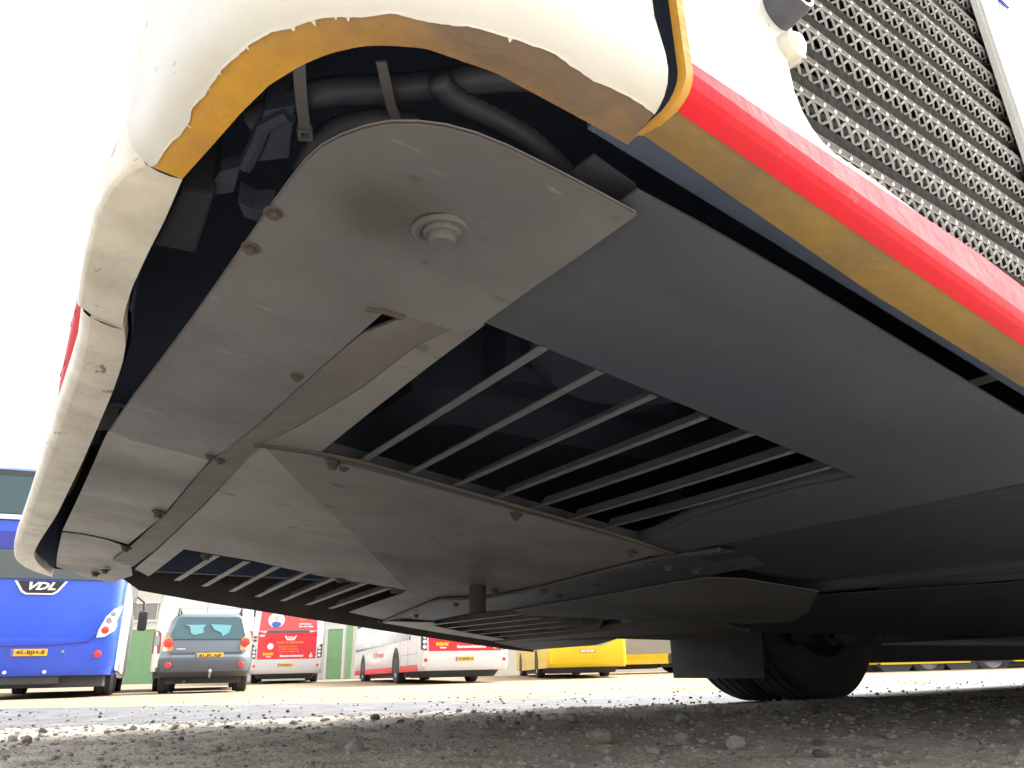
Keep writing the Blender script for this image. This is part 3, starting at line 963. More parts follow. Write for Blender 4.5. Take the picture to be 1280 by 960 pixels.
m.prism(inb([(0.125, 0.567), (0.139, 0.568), (0.152, 0.557), (0.152, 0.581), (0.136, 0.585)], 0.045), (0, 0, 0.02))
m.build('hose_bracket', cavity2, bus)

# ------------------------------------------------ rear belly plates
TH = 0.0022
pl_edge = [(0.344, 0.322), (0.323, 0.322), (0.296, 0.323), (0.260, 0.324), (0.232, 0.326), (0.212, 0.329), (0.193, 0.335), (0.177, 0.345), (0.163, 0.356), (0.153, 0.370), (0.143, 0.390), (0.137, 0.406), (0.134, 0.424), (0.133, 0.457), (0.132, 0.493), (0.132, 0.569), (0.131, 0.639), (0.130, 0.721), (0.128, 0.846), (0.121, 0.977), (0.121, 1.146)]
pl_edge = smooth_line(pl_edge, 1)
pl1 = pl_edge + [(0.150, 1.160), (0.191, 1.158), (0.227, 1.158), (0.262, 1.161), (0.269, 1.085), (0.272, 0.961), (0.268, 0.733), (0.267, 0.569), (0.287, 0.568), (0.340, 0.559), (0.347, 0.536), (0.345, 0.450), (0.345, 0.394)]
def sheet(name, outer, dz, mt, parent=bus, holes=(), th=TH, zf=None):
    f_ = zf or (lambda x, y: 0.0)
    v, f = fill(outer, holes, lambda x, y: pz(x, dz) + f_(x, y), th)
    m = B()
    m.add(v, f)
    return m.build(name, mt, parent)
shaded_grubby_steel = mat('underbody_steel_shaded_grubby', (0.158, 0.159, 0.164), 0.4, dirt=(0.085, 0.083, 0.084), dirt_amt=0.95, dirt_scale=3.2, bump=0.25, bump_scale=9, spec=0.35)  # oily dirt, plus a darker base standing in for the near plate's shade
def stain(m_, c, rad, col, amt):
    nt = m_.node_tree
    pb = nt.nodes['Principled BSDF']
    src = pb.inputs['Base Color'].links[0].from_socket
    tc_ = nt.nodes.new('ShaderNodeTexCoord')
    n_ = nt.nodes.new('ShaderNodeTexNoise')
    n_.inputs['Scale'].default_value = 9
    n_.inputs['Detail'].default_value = 7
    nt.links.new(tc_.outputs['Object'], n_.inputs['Vector'])
    d_ = nt.nodes.new('ShaderNodeVectorMath')
    d_.operation = 'DISTANCE'
    d_.inputs[1].default_value = (c[0] - V0, c[1] - U0, pz(c[0]))
    nt.links.new(tc_.outputs['Object'], d_.inputs[0])
    a_ = nt.nodes.new('ShaderNodeMath')
    a_.operation = 'MULTIPLY_ADD'
    a_.inputs[1].default_value = rad * 1.2
    nt.links.new(n_.outputs['Fac'], a_.inputs[0])
    nt.links.new(d_.outputs['Value'], a_.inputs[2])
    q_ = nt.nodes.new('ShaderNodeMapRange')
    q_.interpolation_type = 'SMOOTHSTEP'
    q_.inputs['From Min'].default_value = rad * 1.9
    q_.inputs['From Max'].default_value = rad * 0.75
    q_.inputs['To Min'].default_value = 0.0
    q_.inputs['To Max'].default_value = amt
    nt.links.new(a_.outputs[0], q_.inputs['Value'])
    x_ = nt.nodes.new('ShaderNodeMix')
    x_.data_type = 'RGBA'
    x_.inputs['B'].default_value = (*col, 1)
    nt.links.new(q_.outputs[0], x_.inputs['Factor'])
    nt.links.new(src, x_.inputs['A'])
    nt.links.new(x_.outputs['Result'], pb.inputs['Base Color'])
stain(shaded_grubby_steel, (0.22, 0.36), 0.20, (0.095, 0.095, 0.10), 0.85)
stain(shaded_grubby_steel, (0.20, 0.44), 0.05, (0.05, 0.045, 0.042), 0.6)
specks(shaded_grubby_steel, 34, 0.66, 0.74, (0.36, 0.35, 0.34), 0.45, (0.25, 1.4, 1), 0.5)
specks(shaded_grubby_steel, 26, 0.64, 0.72, (0.05, 0.047, 0.045), 0.6, (0.5, 1.0, 1), -0.4)
belly = sheet('belly_plate', pl1, 0.0, shaded_grubby_steel)
m = B()   # turned-up rim catching the light
m.grid([on(pl_edge, -0.0006), on(pl_edge, 0.0035)])
m.build('plate_rim', slat_steel, belly)
pl2 = [(0.121, 1.154), (0.122, 1.203), (0.132, 1.448), (0.143, 1.746), (0.151, 1.987), (0.192, 1.969), (0.240, 1.977), (0.293, 2.007), (0.293, 1.654), (0.266, 1.173), (0.230, 1.170), (0.193, 1.170), (0.152, 1.172)]
sheet('belly_plate', pl2, 0.003, plate_steel)
pl3 = [(0.154, 2.030), (0.178, 2.364), (0.199, 2.592), (0.276, 2.698), (0.372, 2.751), (0.393, 2.519), (0.332, 2.211), (0.300, 2.065), (0.246, 2.018), (0.197, 2.009)]
sheet('belly_plate', pl3, 0.006, plate_steel)
# joggled strip along the front edge of the rear plates
st_a = [(0.285, 0.568), (0.269, 0.569), (0.268, 0.735), (0.273, 0.964), (0.265, 1.169), (0.290, 1.568), (0.300, 2.011), (0.298, 2.260)]
st_b = [(0.338, 0.564), (0.327, 0.625), (0.330, 0.757), (0.321, 0.922), (0.306, 1.068), (0.336, 1.512), (0.360, 2.024), (0.366, 2.366)]
sa, sb = resample(st_a, 24), resample(st_b, 24)
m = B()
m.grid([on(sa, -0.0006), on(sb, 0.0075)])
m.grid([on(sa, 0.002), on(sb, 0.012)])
m.build('joggle_strip', strip_shaded, bus)
sheet('tray_margin', [(0.338, 0.564), (0.356, 0.541), (0.360, 0.650), (0.368, 0.804), (0.381, 1.017), (0.307, 1.059), (0.322, 0.925), (0.331, 0.759), (0.328, 0.627)], 0.0068, tray_shaded)

# ------------------------------------------------ trays with louvres
TZ = 0.009
hole1 = [(0.356, 0.541), (0.958, 0.545), (0.947, 0.627), (0.953, 0.731), (0.972, 0.853), (1.015, 0.982), (1.025, 1.038), (0.381, 1.017), (0.368, 0.804), (0.360, 0.650)]
t1 = [(0.334, 0.310), (0.399, 0.307), (0.498, 0.306), (0.665, 0.308), (0.885, 0.310), (1.061, 0.312)] + [(1.11, 0.33), (1.125, 0.60), (1.135, 1.052), (0.72, 1.048), (0.30, 1.046), (0.30, 0.80), (0.33, 0.56)]
sheet('mounting_plate', [(0.303, 0.366), (0.305, 0.321), (0.349, 0.325), (0.379, 0.352), (0.352, 0.359)], 0.03, tray_dark)
near_tray = sheet('louvred_tray', t1, TZ, tray_dark, bus, [hole1])
m = B()   # folded rim of the opening, standing up into the dark
h1 = on(hole1, TZ)
m.grid([h1 + [h1[0]], [(p[0], p[1], p[2] + 0.018) for p in h1 + [h1[0]]]])
m.build('opening_rim', tray_dark, near_tray)
def slat(a, b, dz, w, parent, bow=0.0, n=10, mt=slat_steel):
    m = B()
    rows = [[], [], [], []]
    for t in np.linspace(0, 1, n):
        v = a[0] * (1 - t) + b[0] * t + bow * math.sin(math.pi * t)
        u = a[1] * (1 - t) + b[1] * t
        z = pz(v, dz)
        rows[0].append((v - w / 2, u, z - 0.0006))
        rows[1].append((v + w / 2, u, z - 0.0002))
        rows[2].append((v + w / 2 + w * 1.1, u, z + w * 1.5))
        rows[3].append((v + w / 2 + w * 1.1 - 0.0015, u, z + w * 1.5 + 0.001))
    m.grid([rows[0], rows[1], rows[2]])
    m.grid([[(p[0], p[1], p[2] + 0.0015) for p in rows[0]], [(p[0], p[1], p[2] + 0.0015) for p in rows[1]]])
    m.build('vent_slat', mt, parent)
sl1 = [[(0.445, 1.008), (0.427, 0.540)], [(0.523, 1.008), (0.502, 0.543)], [(0.604, 1.007), (0.584, 0.548)], [(0.684, 1.011), (0.668, 0.550)], [(0.760, 1.007), (0.744, 0.544)], [(0.844, 1.022), (0.825, 0.546)], [(0.921, 1.020), (0.903, 0.547)]]
for k, (a, b) in enumerate(sl1):
    slat(a, b, TZ, 0.0135, near_tray, mt=slat_grimy, bow=0.004 * (k - 2) / 4 if k > 2 else 0.0)

crease = [(0.306, 1.055), (0.434, 1.222), (0.624, 1.453), (1.014, 1.960)]
hole2e = [(0.416, 1.989), (0.442, 2.528)]
t2b = crease + [(1.007, 1.938), (0.779, 1.822), (0.593, 1.857), (0.409, 1.957), (0.428, 2.310), (0.435, 2.496), (0.384, 2.433), (0.367, 2.014), (0.340, 1.525)]
def zf2(x, y):
    return 0.0
far_tray = sheet('louvred_tray', crease + [(0.772, 1.995), (0.575, 1.960), (0.414, 1.978), (0.425, 2.225), (0.437, 2.515), (0.381, 2.417), (0.365, 2.003), (0.339, 1.492)], 0.0105, tray_steel,
                 zf=lambda x, y: 0.0)
t2a = crease + [(1.036, 2.017), (1.064, 2.260), (1.107, 2.568), (1.173, 2.586), (1.261, 2.606), (1.189, 2.272), (1.122, 1.967), (1.190, 1.801), (1.182, 1.576), (1.149, 1.314), (1.122, 1.107), (1.146, 1.049), (0.945, 1.034), (0.723, 1.022), (0.449, 1.014), (0.384, 1.024)]
sheet('louvred_tray_wing', t2a, 0.0095, tray_shaded, far_tray, zf=lambda x, y: 0.0)
sl2 = [[(0.515, 2.501), (0.492, 1.978)], [(0.602, 2.523), (0.570, 1.982)], [(0.691, 2.540), (0.647, 1.977)], [(0.781, 2.563), (0.729, 1.977)], [(0.865, 2.559), (0.809, 1.975)], [(0.951, 2.558), (0.896, 1.980)], [(1.032, 2.554), (0.972, 1.985)]]
for a, b in sl2:
    slat(a, b, 0.010, 0.019, far_tray, n=8)
m = B()
q = on([(0.414, 1.978), (1.021, 1.972)], 0.0105)
m.add([q[0], q[1], (q[1][0], q[1][1], q[1][2] + 0.02), (q[0][0], q[0][1], q[0][2] + 0.02)], [[0, 1, 2, 3]])
m.build('opening_rim', tray_dark, far_tray)
# seam between the two trays: dark seal
m = B()
sp_ = resample([(0.297, 1.055), (0.381, 1.017), (0.446, 1.007), (0.717, 1.015), (0.934, 1.021), (1.156, 1.047)], 30)
m.tube(inb(sp_, 0.006), 0.0042, 6)
m.build('seam_seal', dark_strip, bus)
# bolted flange across, then the third tray with its louvre
fl_a = resample([(1.261, 2.606), (1.129, 1.980), (1.197, 1.812), (1.189, 1.585), (1.155, 1.321), (1.127, 1.112), (1.146, 0.947)], 24)
fl_b = resample([(1.409, 2.639), (1.362, 2.168), (1.391, 1.978), (1.383, 1.582), (1.353, 1.262), (1.350, 1.163), (1.337, 0.989)], 24)
m = B()
m.grid([on(fl_a, 0.008), [(a[0] * 0.5 + b[0] * 0.5, a[1] * 0.5 + b[1] * 0.5, pz(a[0] * 0.5 + b[0] * 0.5, 0.022)) for a, b in zip(fl_a, fl_b)], on(fl_b, 0.016)])
m.build('bolted_flange', tray_dark, bus, smooth=True)
m = B()
m.tube(inb(fl_a, 0.005), 0.005, 6)
m.build('seam_seal', dark_strip, bus)
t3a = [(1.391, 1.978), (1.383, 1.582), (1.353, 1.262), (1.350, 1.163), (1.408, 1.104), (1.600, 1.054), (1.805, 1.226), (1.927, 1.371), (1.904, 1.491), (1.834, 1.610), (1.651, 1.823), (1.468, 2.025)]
third = sheet('louvred_tray', t3a, 0.012, mat('tray_steel_dim', (0.13, 0.128, 0.125), 0.6, dirt=(0.06, 0.06, 0.062), dirt_amt=0.9, dirt_scale=2.2, bump=0.2, bump_scale=6, spec=0.25))  # steel colour lowered to imitate the dim light on this tray
sheet('dark_panel', [(1.494, 1.325), (1.675, 1.103), (1.760, 0.690), (2.433, 0.989), (2.164, 1.514), (1.935, 1.634)], 0.02, chassis)  # added dark sheet: imitates the third tray fading into shade
sheet('dark_panel', [(1.145, 0.33), (1.55, 0.33), (1.55, 1.0), (1.30, 1.08), (1.15, 1.06)], 0.020, chassis)
t3b = [(1.30, 2.63), (1.36, 2.55), (1.40, 2.48), (1.44, 2.56), (1.62, 2.60), (1.95, 2.62), (1.97, 2.70), (1.6, 2.72), (1.3, 2.70)]
sheet('louvred_tray_wing', t3b, 0.010, tray_steel, third)
for k in range(7):
    vv_ = 1.42 + 0.078 * k
    slat((vv_ + 0.01, 2.60), (vv_ + 0.03, 2.02), 0.012, 0.03, third, n=6)
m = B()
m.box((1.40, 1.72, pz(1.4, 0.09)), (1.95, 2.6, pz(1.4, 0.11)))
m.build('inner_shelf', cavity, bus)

# dark chassis beams ahead of the near tray
for v_, w_, dz0, dz1, mt in [(1.13, 0.07, 0.012, 0.10, chassis), (1.34, 0.05, 0.03, 0.12, chassis), (1.62, 0.10, 0.02, 0.13, tray_dark), (2.0, 0.12, 0.03, 0.2, chassis), (2.35, 0.10, 0.06, 0.3, chassis)]:
    m = B()
    m.box((v_, 0.29, pz(v_, dz0)), (v_ + w_, 1.62 if v_ > 1.3 else 1.05, pz(v_, dz1)), b=0.008)
    m.build('cross_beam', mt, bus)
for u_ in (0.42, 1.02):
    m = B()
    v = [(1.14, 2.6)]
    a = [(1.14, u_, pz(1.14, 0.02)), (1.14, u_ + 0.07, pz(1.14, 0.02)), (1.14, u_ + 0.07, pz(1.14, 0.14)), (1.14, u_, pz(1.14, 0.14))]
    b = [(2.6, u_, pz(2.2, 0.02)), (2.6, u_ + 0.07, pz(2.2, 0.02)), (2.6, u_ + 0.07, pz(2.2, 0.2)), (2.6, u_, pz(2.2, 0.2))]
    m.hull8(a, b)
    m.build('chassis_rail', chassis, bus)
m = B()
m.box((1.40, 0.52, pz(1.4, 0.03)), (1.60, 0.98, pz(1.4, 0.05)))
m.box((1.74, 0.30, pz(1.7, 0.02)), (1.98, 1.0, pz(1.7, 0.05)), b=0.01)
m.build('guard_plate', tray_dark, bus)
m = B()
m.box((2.1, 0.30, 0.27), (2.62, 1.9, 0.31), b=0.02)
m.box((2.66, 0.9, 0.30), (6.0, 2.1, 0.34))
m.box((4.2, 0.30, 0.26), (11.4, 2.69, 0.30))
m.build('floor_panel', chassis, bus)
# far flank skirt, hanging a little below the plates
us = [(0.185, 2.745), (0.26, 2.73), (0.335, 2.68), (0.375, 2.66), (0.45, 2.70), (0.65, 2.735), (1.0, 2.755), (1.5, 2.755), (1.9, 2.74), (2.0, 2.70)]
m = B()
for (a, ua), (b, ub) in zip(us, us[1:]):
    lo = -0.010 if a > 0.40 else 0.02
    lob = -0.010 if b > 0.40 else 0.02
    m.hull8([(a, ua, pz(a, lo)), (b, ub, pz(b, lob)), (b, ub + 0.02, pz(b, lob + 0.002)), (a, ua + 0.02, pz(a, lo + 0.002))],
            [(a, ua - 0.01, pz(a, 0.06)), (b, ub - 0.01, pz(b, 0.06)), (b, ub + 0.02, 0.94), (a, ua + 0.02, 0.94)])
m.build('skirt_panel', dark_strip, bus)
m = B()
m.prism([(1.985, 2.70, pz(2.0, -0.002)), (2.0, 2.3, pz(2.0, 0.0)), (1.93, 2.1, pz(1.93, 0.004)), (2.03, 1.9, pz(2.0, -0.002)), (2.03, 1.6, pz(2.0, 0.01)), (1.80, 1.6, pz(1.8, 0.01)), (1.80, 2.70, pz(1.8, 0.004))], (0, 0, 0.02))
m.build('end_plate', dark_strip, bus)

# bolts
bolt_me = None
def bolt(p, dz, r=0.006, parent=bus, hang=0.006):
    global bolt_me
    if bolt_me is None:
        m = MB()
        m.lathe([(0.0, 0.0), (1.7, 0.0), (1.75, -0.18), (1.6, -0.3), (1.0, -0.32)], (0, 0, 0), 'z', 14)
        m.lathe([(1.0, -0.3), (1.0, -1.0), (0.9, -1.1), (0.0, -1.1)], (0, 0, 0), 'z', 6)
        bolt_me = m.build('bolt', bolt_steel, parent)
        o = bolt_me
        bolt_me = o.data
    else:
        o = link('bolt', bolt_me, parent)
    o.location = Vector((p[0], p[1], pz(p[0], dz))) - Vector(OFF)
    o.scale = (r, r, hang)
    o.rotation_euler = (random.uniform(-0.15, 0.15), R_(7) + random.uniform(-0.15, 0.15), random.uniform(0, 1))
for p in [(0.136, 0.496), (0.137, 0.555), (0.256, 0.771), (0.259, 1.144), (0.277, 1.155), (0.277, 1.584), (0.294, 2.032), (0.310, 2.448), (0.298, 2.541), (0.427, 1.038), (0.460, 1.943), (0.797, 1.919)]:
    bolt(p, 0.0, 0.0045 if p[1] < 1.3 else 0.008, hang=0.0055 if p[1] < 1.3 else 0.010)
for p in [(0.414, 1.048), (0.759, 1.062), (1.067, 1.101), (1.147, 1.134), (1.201, 1.135), (1.204, 2.005), (1.311, 2.040), (1.157, 1.721), (1.272, 2.501), (1.254, 2.349), (1.264, 2.640), (1.221, 1.593), (1.294, 1.620), (1.252, 1.425), (1.257, 1.109)]:
    bolt(p, 0.008, 0.0065, hang=0.010)
for p in [(0.247, 0.433)]:
    m = B()
    c = (p[0], p[1], pz(p[0]))
    m.lathe([(0.024, 0.0005), (0.021, -0.0022), (0.018, -0.0022), (0.016, 0.0), (0.0135, -0.004), (0.0115, -0.0045)], c, 'z', 28)
    m.lathe([(0.0115, -0.004), (0.0105, -0.009), (0.0092, -0.0105), (0.0, -0.0105)], c, 'z', 20)
    m.build('drain_plug', shaded_grubby_steel, belly, smooth=True)
m = B()
for a in ([(0.252, 0.579), (0.264, 0.572), (0.284, 0.569)],):
    m.tube(inb(a, -0.001), 0.003, 8)
m.build('slotted_clip', bolt_steel, belly)
m = B()
c = [(1.096, 1.717)]
c = (c[0][0], c[0][1], pz(c[0][0]))
m.lathe([(0.022, 0.01), (0.022, -0.058), (0.018, -0.06), (0.0, -0.06)], c, 'z', 16)
m.build('drain_tube', rubber, bus, smooth=True)

# ------------------------------------------------ wheels of the bus
def bus_wheel(vc, uc, r=0.478, w=0.25, sgn=1):
    m = MB()
    prof = [(r * 0.6, -w * 0.42), (r * 0.72, -w * 0.48), (r * 0.88, -w * 0.5), (r * 0.955, -w * 0.46), (r * 0.985, -w * 0.42)]
    g = [-0.30, -0.10, 0.10, 0.30]
    for q in g:
        a = q * w
        prof += [(r, a - 0.006), (r - 0.012, a - 0.004), (r - 0.012, a + 0.004), (r, a + 0.006)]
    prof += [(r * 0.985, w * 0.42), (r * 0.955, w * 0.46), (r * 0.88, w * 0.5), (r * 0.72, w * 0.48), (r * 0.6, w * 0.42)]
    m.lathe(prof, (0, 0, 0), 'y', 64)
    e = bpy.data.objects.new('wheel', None)
    C.objects.link(e)
    e.parent = bus
    e.location = Vector((vc, uc, r - 0.004)) - Vector(OFF)
    m.build('tyre', rubber, e, smooth=True, sharp=40)
    m = MB()
    m.lathe([(r * 0.6, -w * 0.40), (r * 0.56, -w * 0.3), (r * 0.50, -0.02), (r * 0.3, 0.01), (r * 0.2, 0.0), (0.0, 0.0)], (0, 0, 0), 'y', 32)
    m.lathe([(r * 0.6, w * 0.40), (r * 0.56, w * 0.3), (r * 0.52, 0.02), (r * 0.3, 0.05)], (0, 0, 0), 'y', 32)
    m.build('rim', chassis, e, smooth=True)
    return e
w0 = bus_wheel(3.36, 2.335)
for vc, uc in ((3.36, 2.605), (3.36, 0.40), (3.36, 0.67), (9.3, 0.42), (9.3, 2.58)):
    w_ = copy_tree(w0, bus)
    w_.location = Vector((vc, uc, 0.474)) - Vector(OFF)
m = B()
m.tube([(3.36, 0.5, 0.47), (3.36, 2.3, 0.47)], 0.07, 14)
m.lathe([(0.07, -0.2), (0.16, -0.12), (0.18, 0.0), (0.16, 0.12), (0.07, 0.2)], (3.36, 1.5, 0.47), 'y', 20)
m.build('axle', chassis, bus, smooth=True)
m = B()
m.box((3.02, 2.12, 0.235), (3.70, 2.18, 0.50), b=0.02)
m.lathe([(0.03, -0.02), (0.055, -0.02), (0.055, 0.02), (0.03, 0.02)], (3.2, 2.10, 0.29), 'y', 16)
m.lathe([(0.0, -0.03), (0.07, -0.03), (0.08, 0.0), (0.07, 0.2), (0.09, 0.22), (0.09, 0.35)], (3.05, 1.85, 0.26), 'z', 18)
m.build('suspension_arm', chassis, bus, smooth=True)
m = B()
m.hull8([(2.90, 2.24, 0.105), (2.88, 2.755, 0.113), (2.88, 2.755, 0.36), (2.90, 2.22, 0.36)], [(2.915, 2.24, 0.105), (2.895, 2.755, 0.113), (2.895, 2.755, 0.36), (2.915, 2.22, 0.36)])
m.build('mud_flap', flap_rubber, bus)

# ================================================================== YARD: VEHICLES AND BUILDING
def ring(hw, y0, y1, r, z, n=5):
    """rounded rectangle |x|<hw, y0..y1"""
    p = []
    for cx, cy, a0 in ((hw - r, y0 + r, -90), (hw - r, y1 - r, 0), (-hw + r, y1 - r, 90), (-hw + r, y0 + r, 180)):
        for k in range(n):
            a = R_(a0 + 90 * k / (n - 1))
            p.append((cx + r * math.cos(a), cy + r * math.sin(a), z))
    return p
def hull(rings, m, name, parent, smooth=True, sharp=40):
    mb = MB()
    mb.grid(rings, close=True)
    k = len(rings[0])
    n = len(mb.v)
    mb.f += [list(range(k - 1, -1, -1)), [n - k + i for i in range(k)]]
    mb.mi += [0, 0]
    return mb.build(name, m, parent, smooth=smooth, sharp=sharp)
def panel(pts, y, d, name, m, parent):
    """flat plate in XZ, facing -Y"""
    return MB().prism([(p[0], y, p[1]) for p in pts], (0, d, 0)).build(name, m, parent)
def rect(x0, z0, x1, z1):
    return [(x0, z0), (x1, z0), (x1, z1), (x0, z1)]
def disc(x, z, y, r, name, m, parent, d=0.02):
    mb = MB()
    mb.lathe([(0.0, 0.0), (r * 0.8, 0.0), (r, d * 0.4), (r, d)], (x, y - d, z), 'y', 16)
    return mb.build(name, m, parent, smooth=True)
def wheel(parent, x, y, r, w, rim_m=steel_clean):
    e = bpy.data.objects.new('wheel', None)
    C.objects.link(e)
    e.parent = parent
    e.location = (x, y, r - 0.004)
    mb = MB()
    mb.lathe([(r * 0.6, -w * 0.45), (r * 0.9, -w * 0.5), (r, -w * 0.38), (r, -w * 0.05), (r * 0.98, -w * 0.04), (r * 0.98, w * 0.04), (r, w * 0.05), (r, w * 0.38), (r * 0.9, w * 0.5), (r * 0.6, w * 0.45)], (0, 0, 0), 'x', 32)
    mb.build('tyre', rubber, e, smooth=True)
    mb = MB()
    mb.lathe([(r * 0.6, -w * 0.42), (r * 0.5, -w * 0.25), (r * 0.25, -w * 0.3), (0.0, -w * 0.3)], (0, 0, 0), 'x', 24)
    mb.lathe([(r * 0.6, w * 0.42), (r * 0.5, w * 0.25), (r * 0.25, w * 0.3), (0.0, w * 0.3)], (0, 0, 0), 'x', 24)
    mb.build('rim', rim_m, e, smooth=True)
    return e
def number_plate(parent, x, y, z, body, w=0.52, m=plate_yellow):
    p = MB().box((x - w / 2, y - 0.012, z - 0.055), (x + w / 2, y, z + 0.055), b=0.003).build('number_plate', m, parent)
    MB().box((x - w / 2 + 0.004, y - 0.0145, z - 0.05), (x - w / 2 + 0.042, y - 0.0125, z + 0.05)).build('blue_band', ink_blue, p)
    text(body, 0.085, (x + 0.02, y - 0.016, z), p, ink_black, width=w * 0.78, bold=0.001)
    return p
def place(az, d):
    return d * math.sin(R_(az)), d * math.cos(R_(az))

# ---- blue coach
cx, cy = place(-31.75, 15.3)
t = thing('coach', 'bright blue coach with a black winged emblem, parked at the far left', 'coach', (cx, cy, 0), R_(25.2))
HW = 1.30
hull([ring(HW - 0.05, 0.10, 12.0, 0.25, 0.34), ring(HW, 0.02, 12.0, 0.22, 0.5), ring(HW, 0.0, 12.0, 0.22, 1.0), ring(HW, 0.03, 12.0, 0.22, 1.8)], blue_coach, 'rear_body', t)
hull([ring(HW - 0.005, 0.05, 12.0, 0.22, 1.802), ring(HW - 0.01, 0.10, 12.0, 0.22, 2.9), ring(HW - 0.03, 0.2, 12.0, 0.25, 3.7), ring(HW - 0.12, 0.4, 11.9, 0.3, 3.85)], blue_coach, 'upper_body', t)
mb = MB()
for s in (1, -1):
    mb.box((s * HW - 0.001 if s > 0 else -HW - 0.008, 0.30, 0.42), (HW + 0.008 if s > 0 else -HW + 0.001, 11.8, 2.6))
mb.build('side_panel', silver, t)
for k in range(5):
    MB().box((HW + 0.009, 0.5 + 2.25 * k, 2.05), (HW + 0.016, 2.6 + 2.25 * k, 3.45)).build('side_window', glass_dark, t)
panel(rect(-1.12, 1.88, 1.12, 2.36), 0.02, 0.03, 'rear_window', glass_dark, t)
panel(rect(-1.28, 2.37, 1.28, 2.66), 0.035, 0.03, 'dark_blue_band', blue_dark, t)
panel(rect(-1.28, 2.87, 1.28, 2.95), 0.045, 0.04, 'white_band', veh_white, t)
panel(rect(-1.25, 2.97, 1.25, 3.62), 0.06, 0.06, 'rear_window', glass_blue, t)
panel(rect(-1.26, 3.63, 1.26, 3.74), 0.10, 0.06, 'roof_trim', veh_black, t)
em = panel([(-0.39, 1.84), (0.39, 1.84), (0.27, 1.66), (0.20, 1.62), (-0.20, 1.62), (-0.27, 1.66)], -0.012, 0.012, 'emblem', ink_white, t)
panel([(-0.35, 1.845), (0.35, 1.845), (0.245, 1.685), (0.185, 1.645), (-0.185, 1.645), (-0.245, 1.685)], -0.018, 0.006, 'emblem_field', ink_black, em)
text('VDL', 0.17, (0, -0.021, 1.752), em, ink_white, width=0.40, shear=0.35, bold=0.006)
number_plate(t, 0.02, -0.012, 0.70, '45-BJH-8')
for s in (1, -1):
    lp = panel([(s * a, b) for a, b in [(0.96, 0.93), (0.98, 1.06), (1.06, 1.27), (1.17, 1.40), (1.288, 1.46), (1.285, 1.36), (1.23, 1.20), (1.25, 1.12), (1.22, 1.04), (1.08, 0.94)]], -0.035, 0.06, 'tail_light', lamp_white, t)
    disc(s * 1.08, 1.05, -0.036, 0.06, 'lamp', lamp_red, lp)
    disc(s * 1.12, 1.21, -0.036, 0.05, 'lamp', steel_clean, lp)
    disc(s * 1.17, 1.32, -0.036, 0.04, 'lamp', steel_clean, lp)
    disc(s * 1.02, 0.67, -0.002, 0.06, 'reflector', lamp_red, t)
    disc(s * 0.28, 0.40, 0.07, 0.03, 'fog_lamp', lamp_white, t)
disc(0.50, 0.71, -0.002, 0.025, 'badge', steel_clean, t)
disc(-0.55, 0.44, 0.05, 0.07, 'fog_lamp', lamp_red, t)
mb = MB()
mb.tube([(-1.22, 0.005, 0.86), (-0.6, -0.012, 0.80), (0.3, -0.012, 0.82), (0.85, -0.006, 0.86), (0.95, 0.0, 0.98)], 0.012, 6)
mb.build('lid_seam', blue_dark, t, smooth=True)
mb = MB()
mb.box((-1.15, 0.3, 0.16), (1.15, 11.5, 0.345))
mb.box((-0.9, 0.15, 0.20), (0.5, 0.32, 0.36), b=0.02)
mb.build('underbody', veh_black, t)
for y in (3.2, 9.6):
    for s in (1, -1):
        wheel(t, s * 1.12, y, 0.5, 0.3)
wheel(t, 1.12, 1.9, 0.5, 0.3)
mb = MB()
mb.tube([(1.30, 11.7, 2.75), (1.52, 11.95, 2.6), (1.55, 11.95, 2.3)], 0.03, 8)
mb.box((1.42, 11.85, 1.75), (1.68, 12.05, 2.35), b=0.05)
mb.build('mirror', veh_black, t, smooth=True)

# ---- grey family car
cx, cy = place(-21.45, 16.8)
car = thing('parked_car', 'grey family car with roof bars and a tow ball, seen from behind', 'car', (cx, cy, 0), R_(21.0))
rg = [ring(0.78, 0.05, 3.85, 0.25, 0.30), ring(0.845, -0.08, 3.9, 0.28, 0.40), ring(0.85, -0.10, 3.92, 0.28, 0.58), ring(0.855, -0.06, 3.92, 0.26, 0.66), ring(0.855, 0.0, 3.9, 0.22, 0.70), ring(0.85, 0.02, 3.9, 0.22, 0.92), ring(0.82, 0.06, 3.2, 0.2, 1.02), ring(0.74, 0.20, 2.6, 0.2, 1.32), ring(0.66, 0.30, 2.4, 0.2, 1.46), ring(0.55, 0.45, 2.2, 0.2, 1.50)]
hull(rg, veh_grey, 'body', car)
hull([ring(0.80, 0.02, 1.0, 0.24, 0.285), ring(0.86, -0.10, 1.0, 0.28, 0.38), ring(0.865, -0.125, 1.0, 0.28, 0.57), ring(0.86, -0.09, 1.0, 0.27, 0.64)], bump_grey, 'bumper', car)
def slant(pts, name, m, parent, off=0.015):
    """panel lying on the sloping tailgate: pts (x, z)"""
    def yy(z):
        return np.interp(z, [0.70, 0.92, 1.02, 1.32, 1.46], [0.0, 0.02, 0.06, 0.20, 0.30]) - off
    return MB().prism([(x, yy(z), z) for x, z in pts], (0, 0.04, 0)).build(name, m, parent)
rw = slant([(-0.66, 0.98), (0.66, 0.98), (0.70, 1.04), (0.60, 1.38), (0.55, 1.42), (-0.55, 1.42), (-0.60, 1.38), (-0.70, 1.04)], 'rear_window', glass_blue, car, 0.022)
for pts in ([(-0.46, 1.255), (-0.06, 1.26), (-0.11, 1.20), (-0.09, 1.10), (-0.26, 1.06), (-0.33, 1.10), (-0.36, 1.22)], [(0.02, 1.27), (0.42, 1.25), (0.38, 1.10), (0.26, 1.03), (0.24, 1.10), (0.10, 1.16)]):
    slant(pts, 'windscreen_beyond', cyan_view, rw, 0.028)
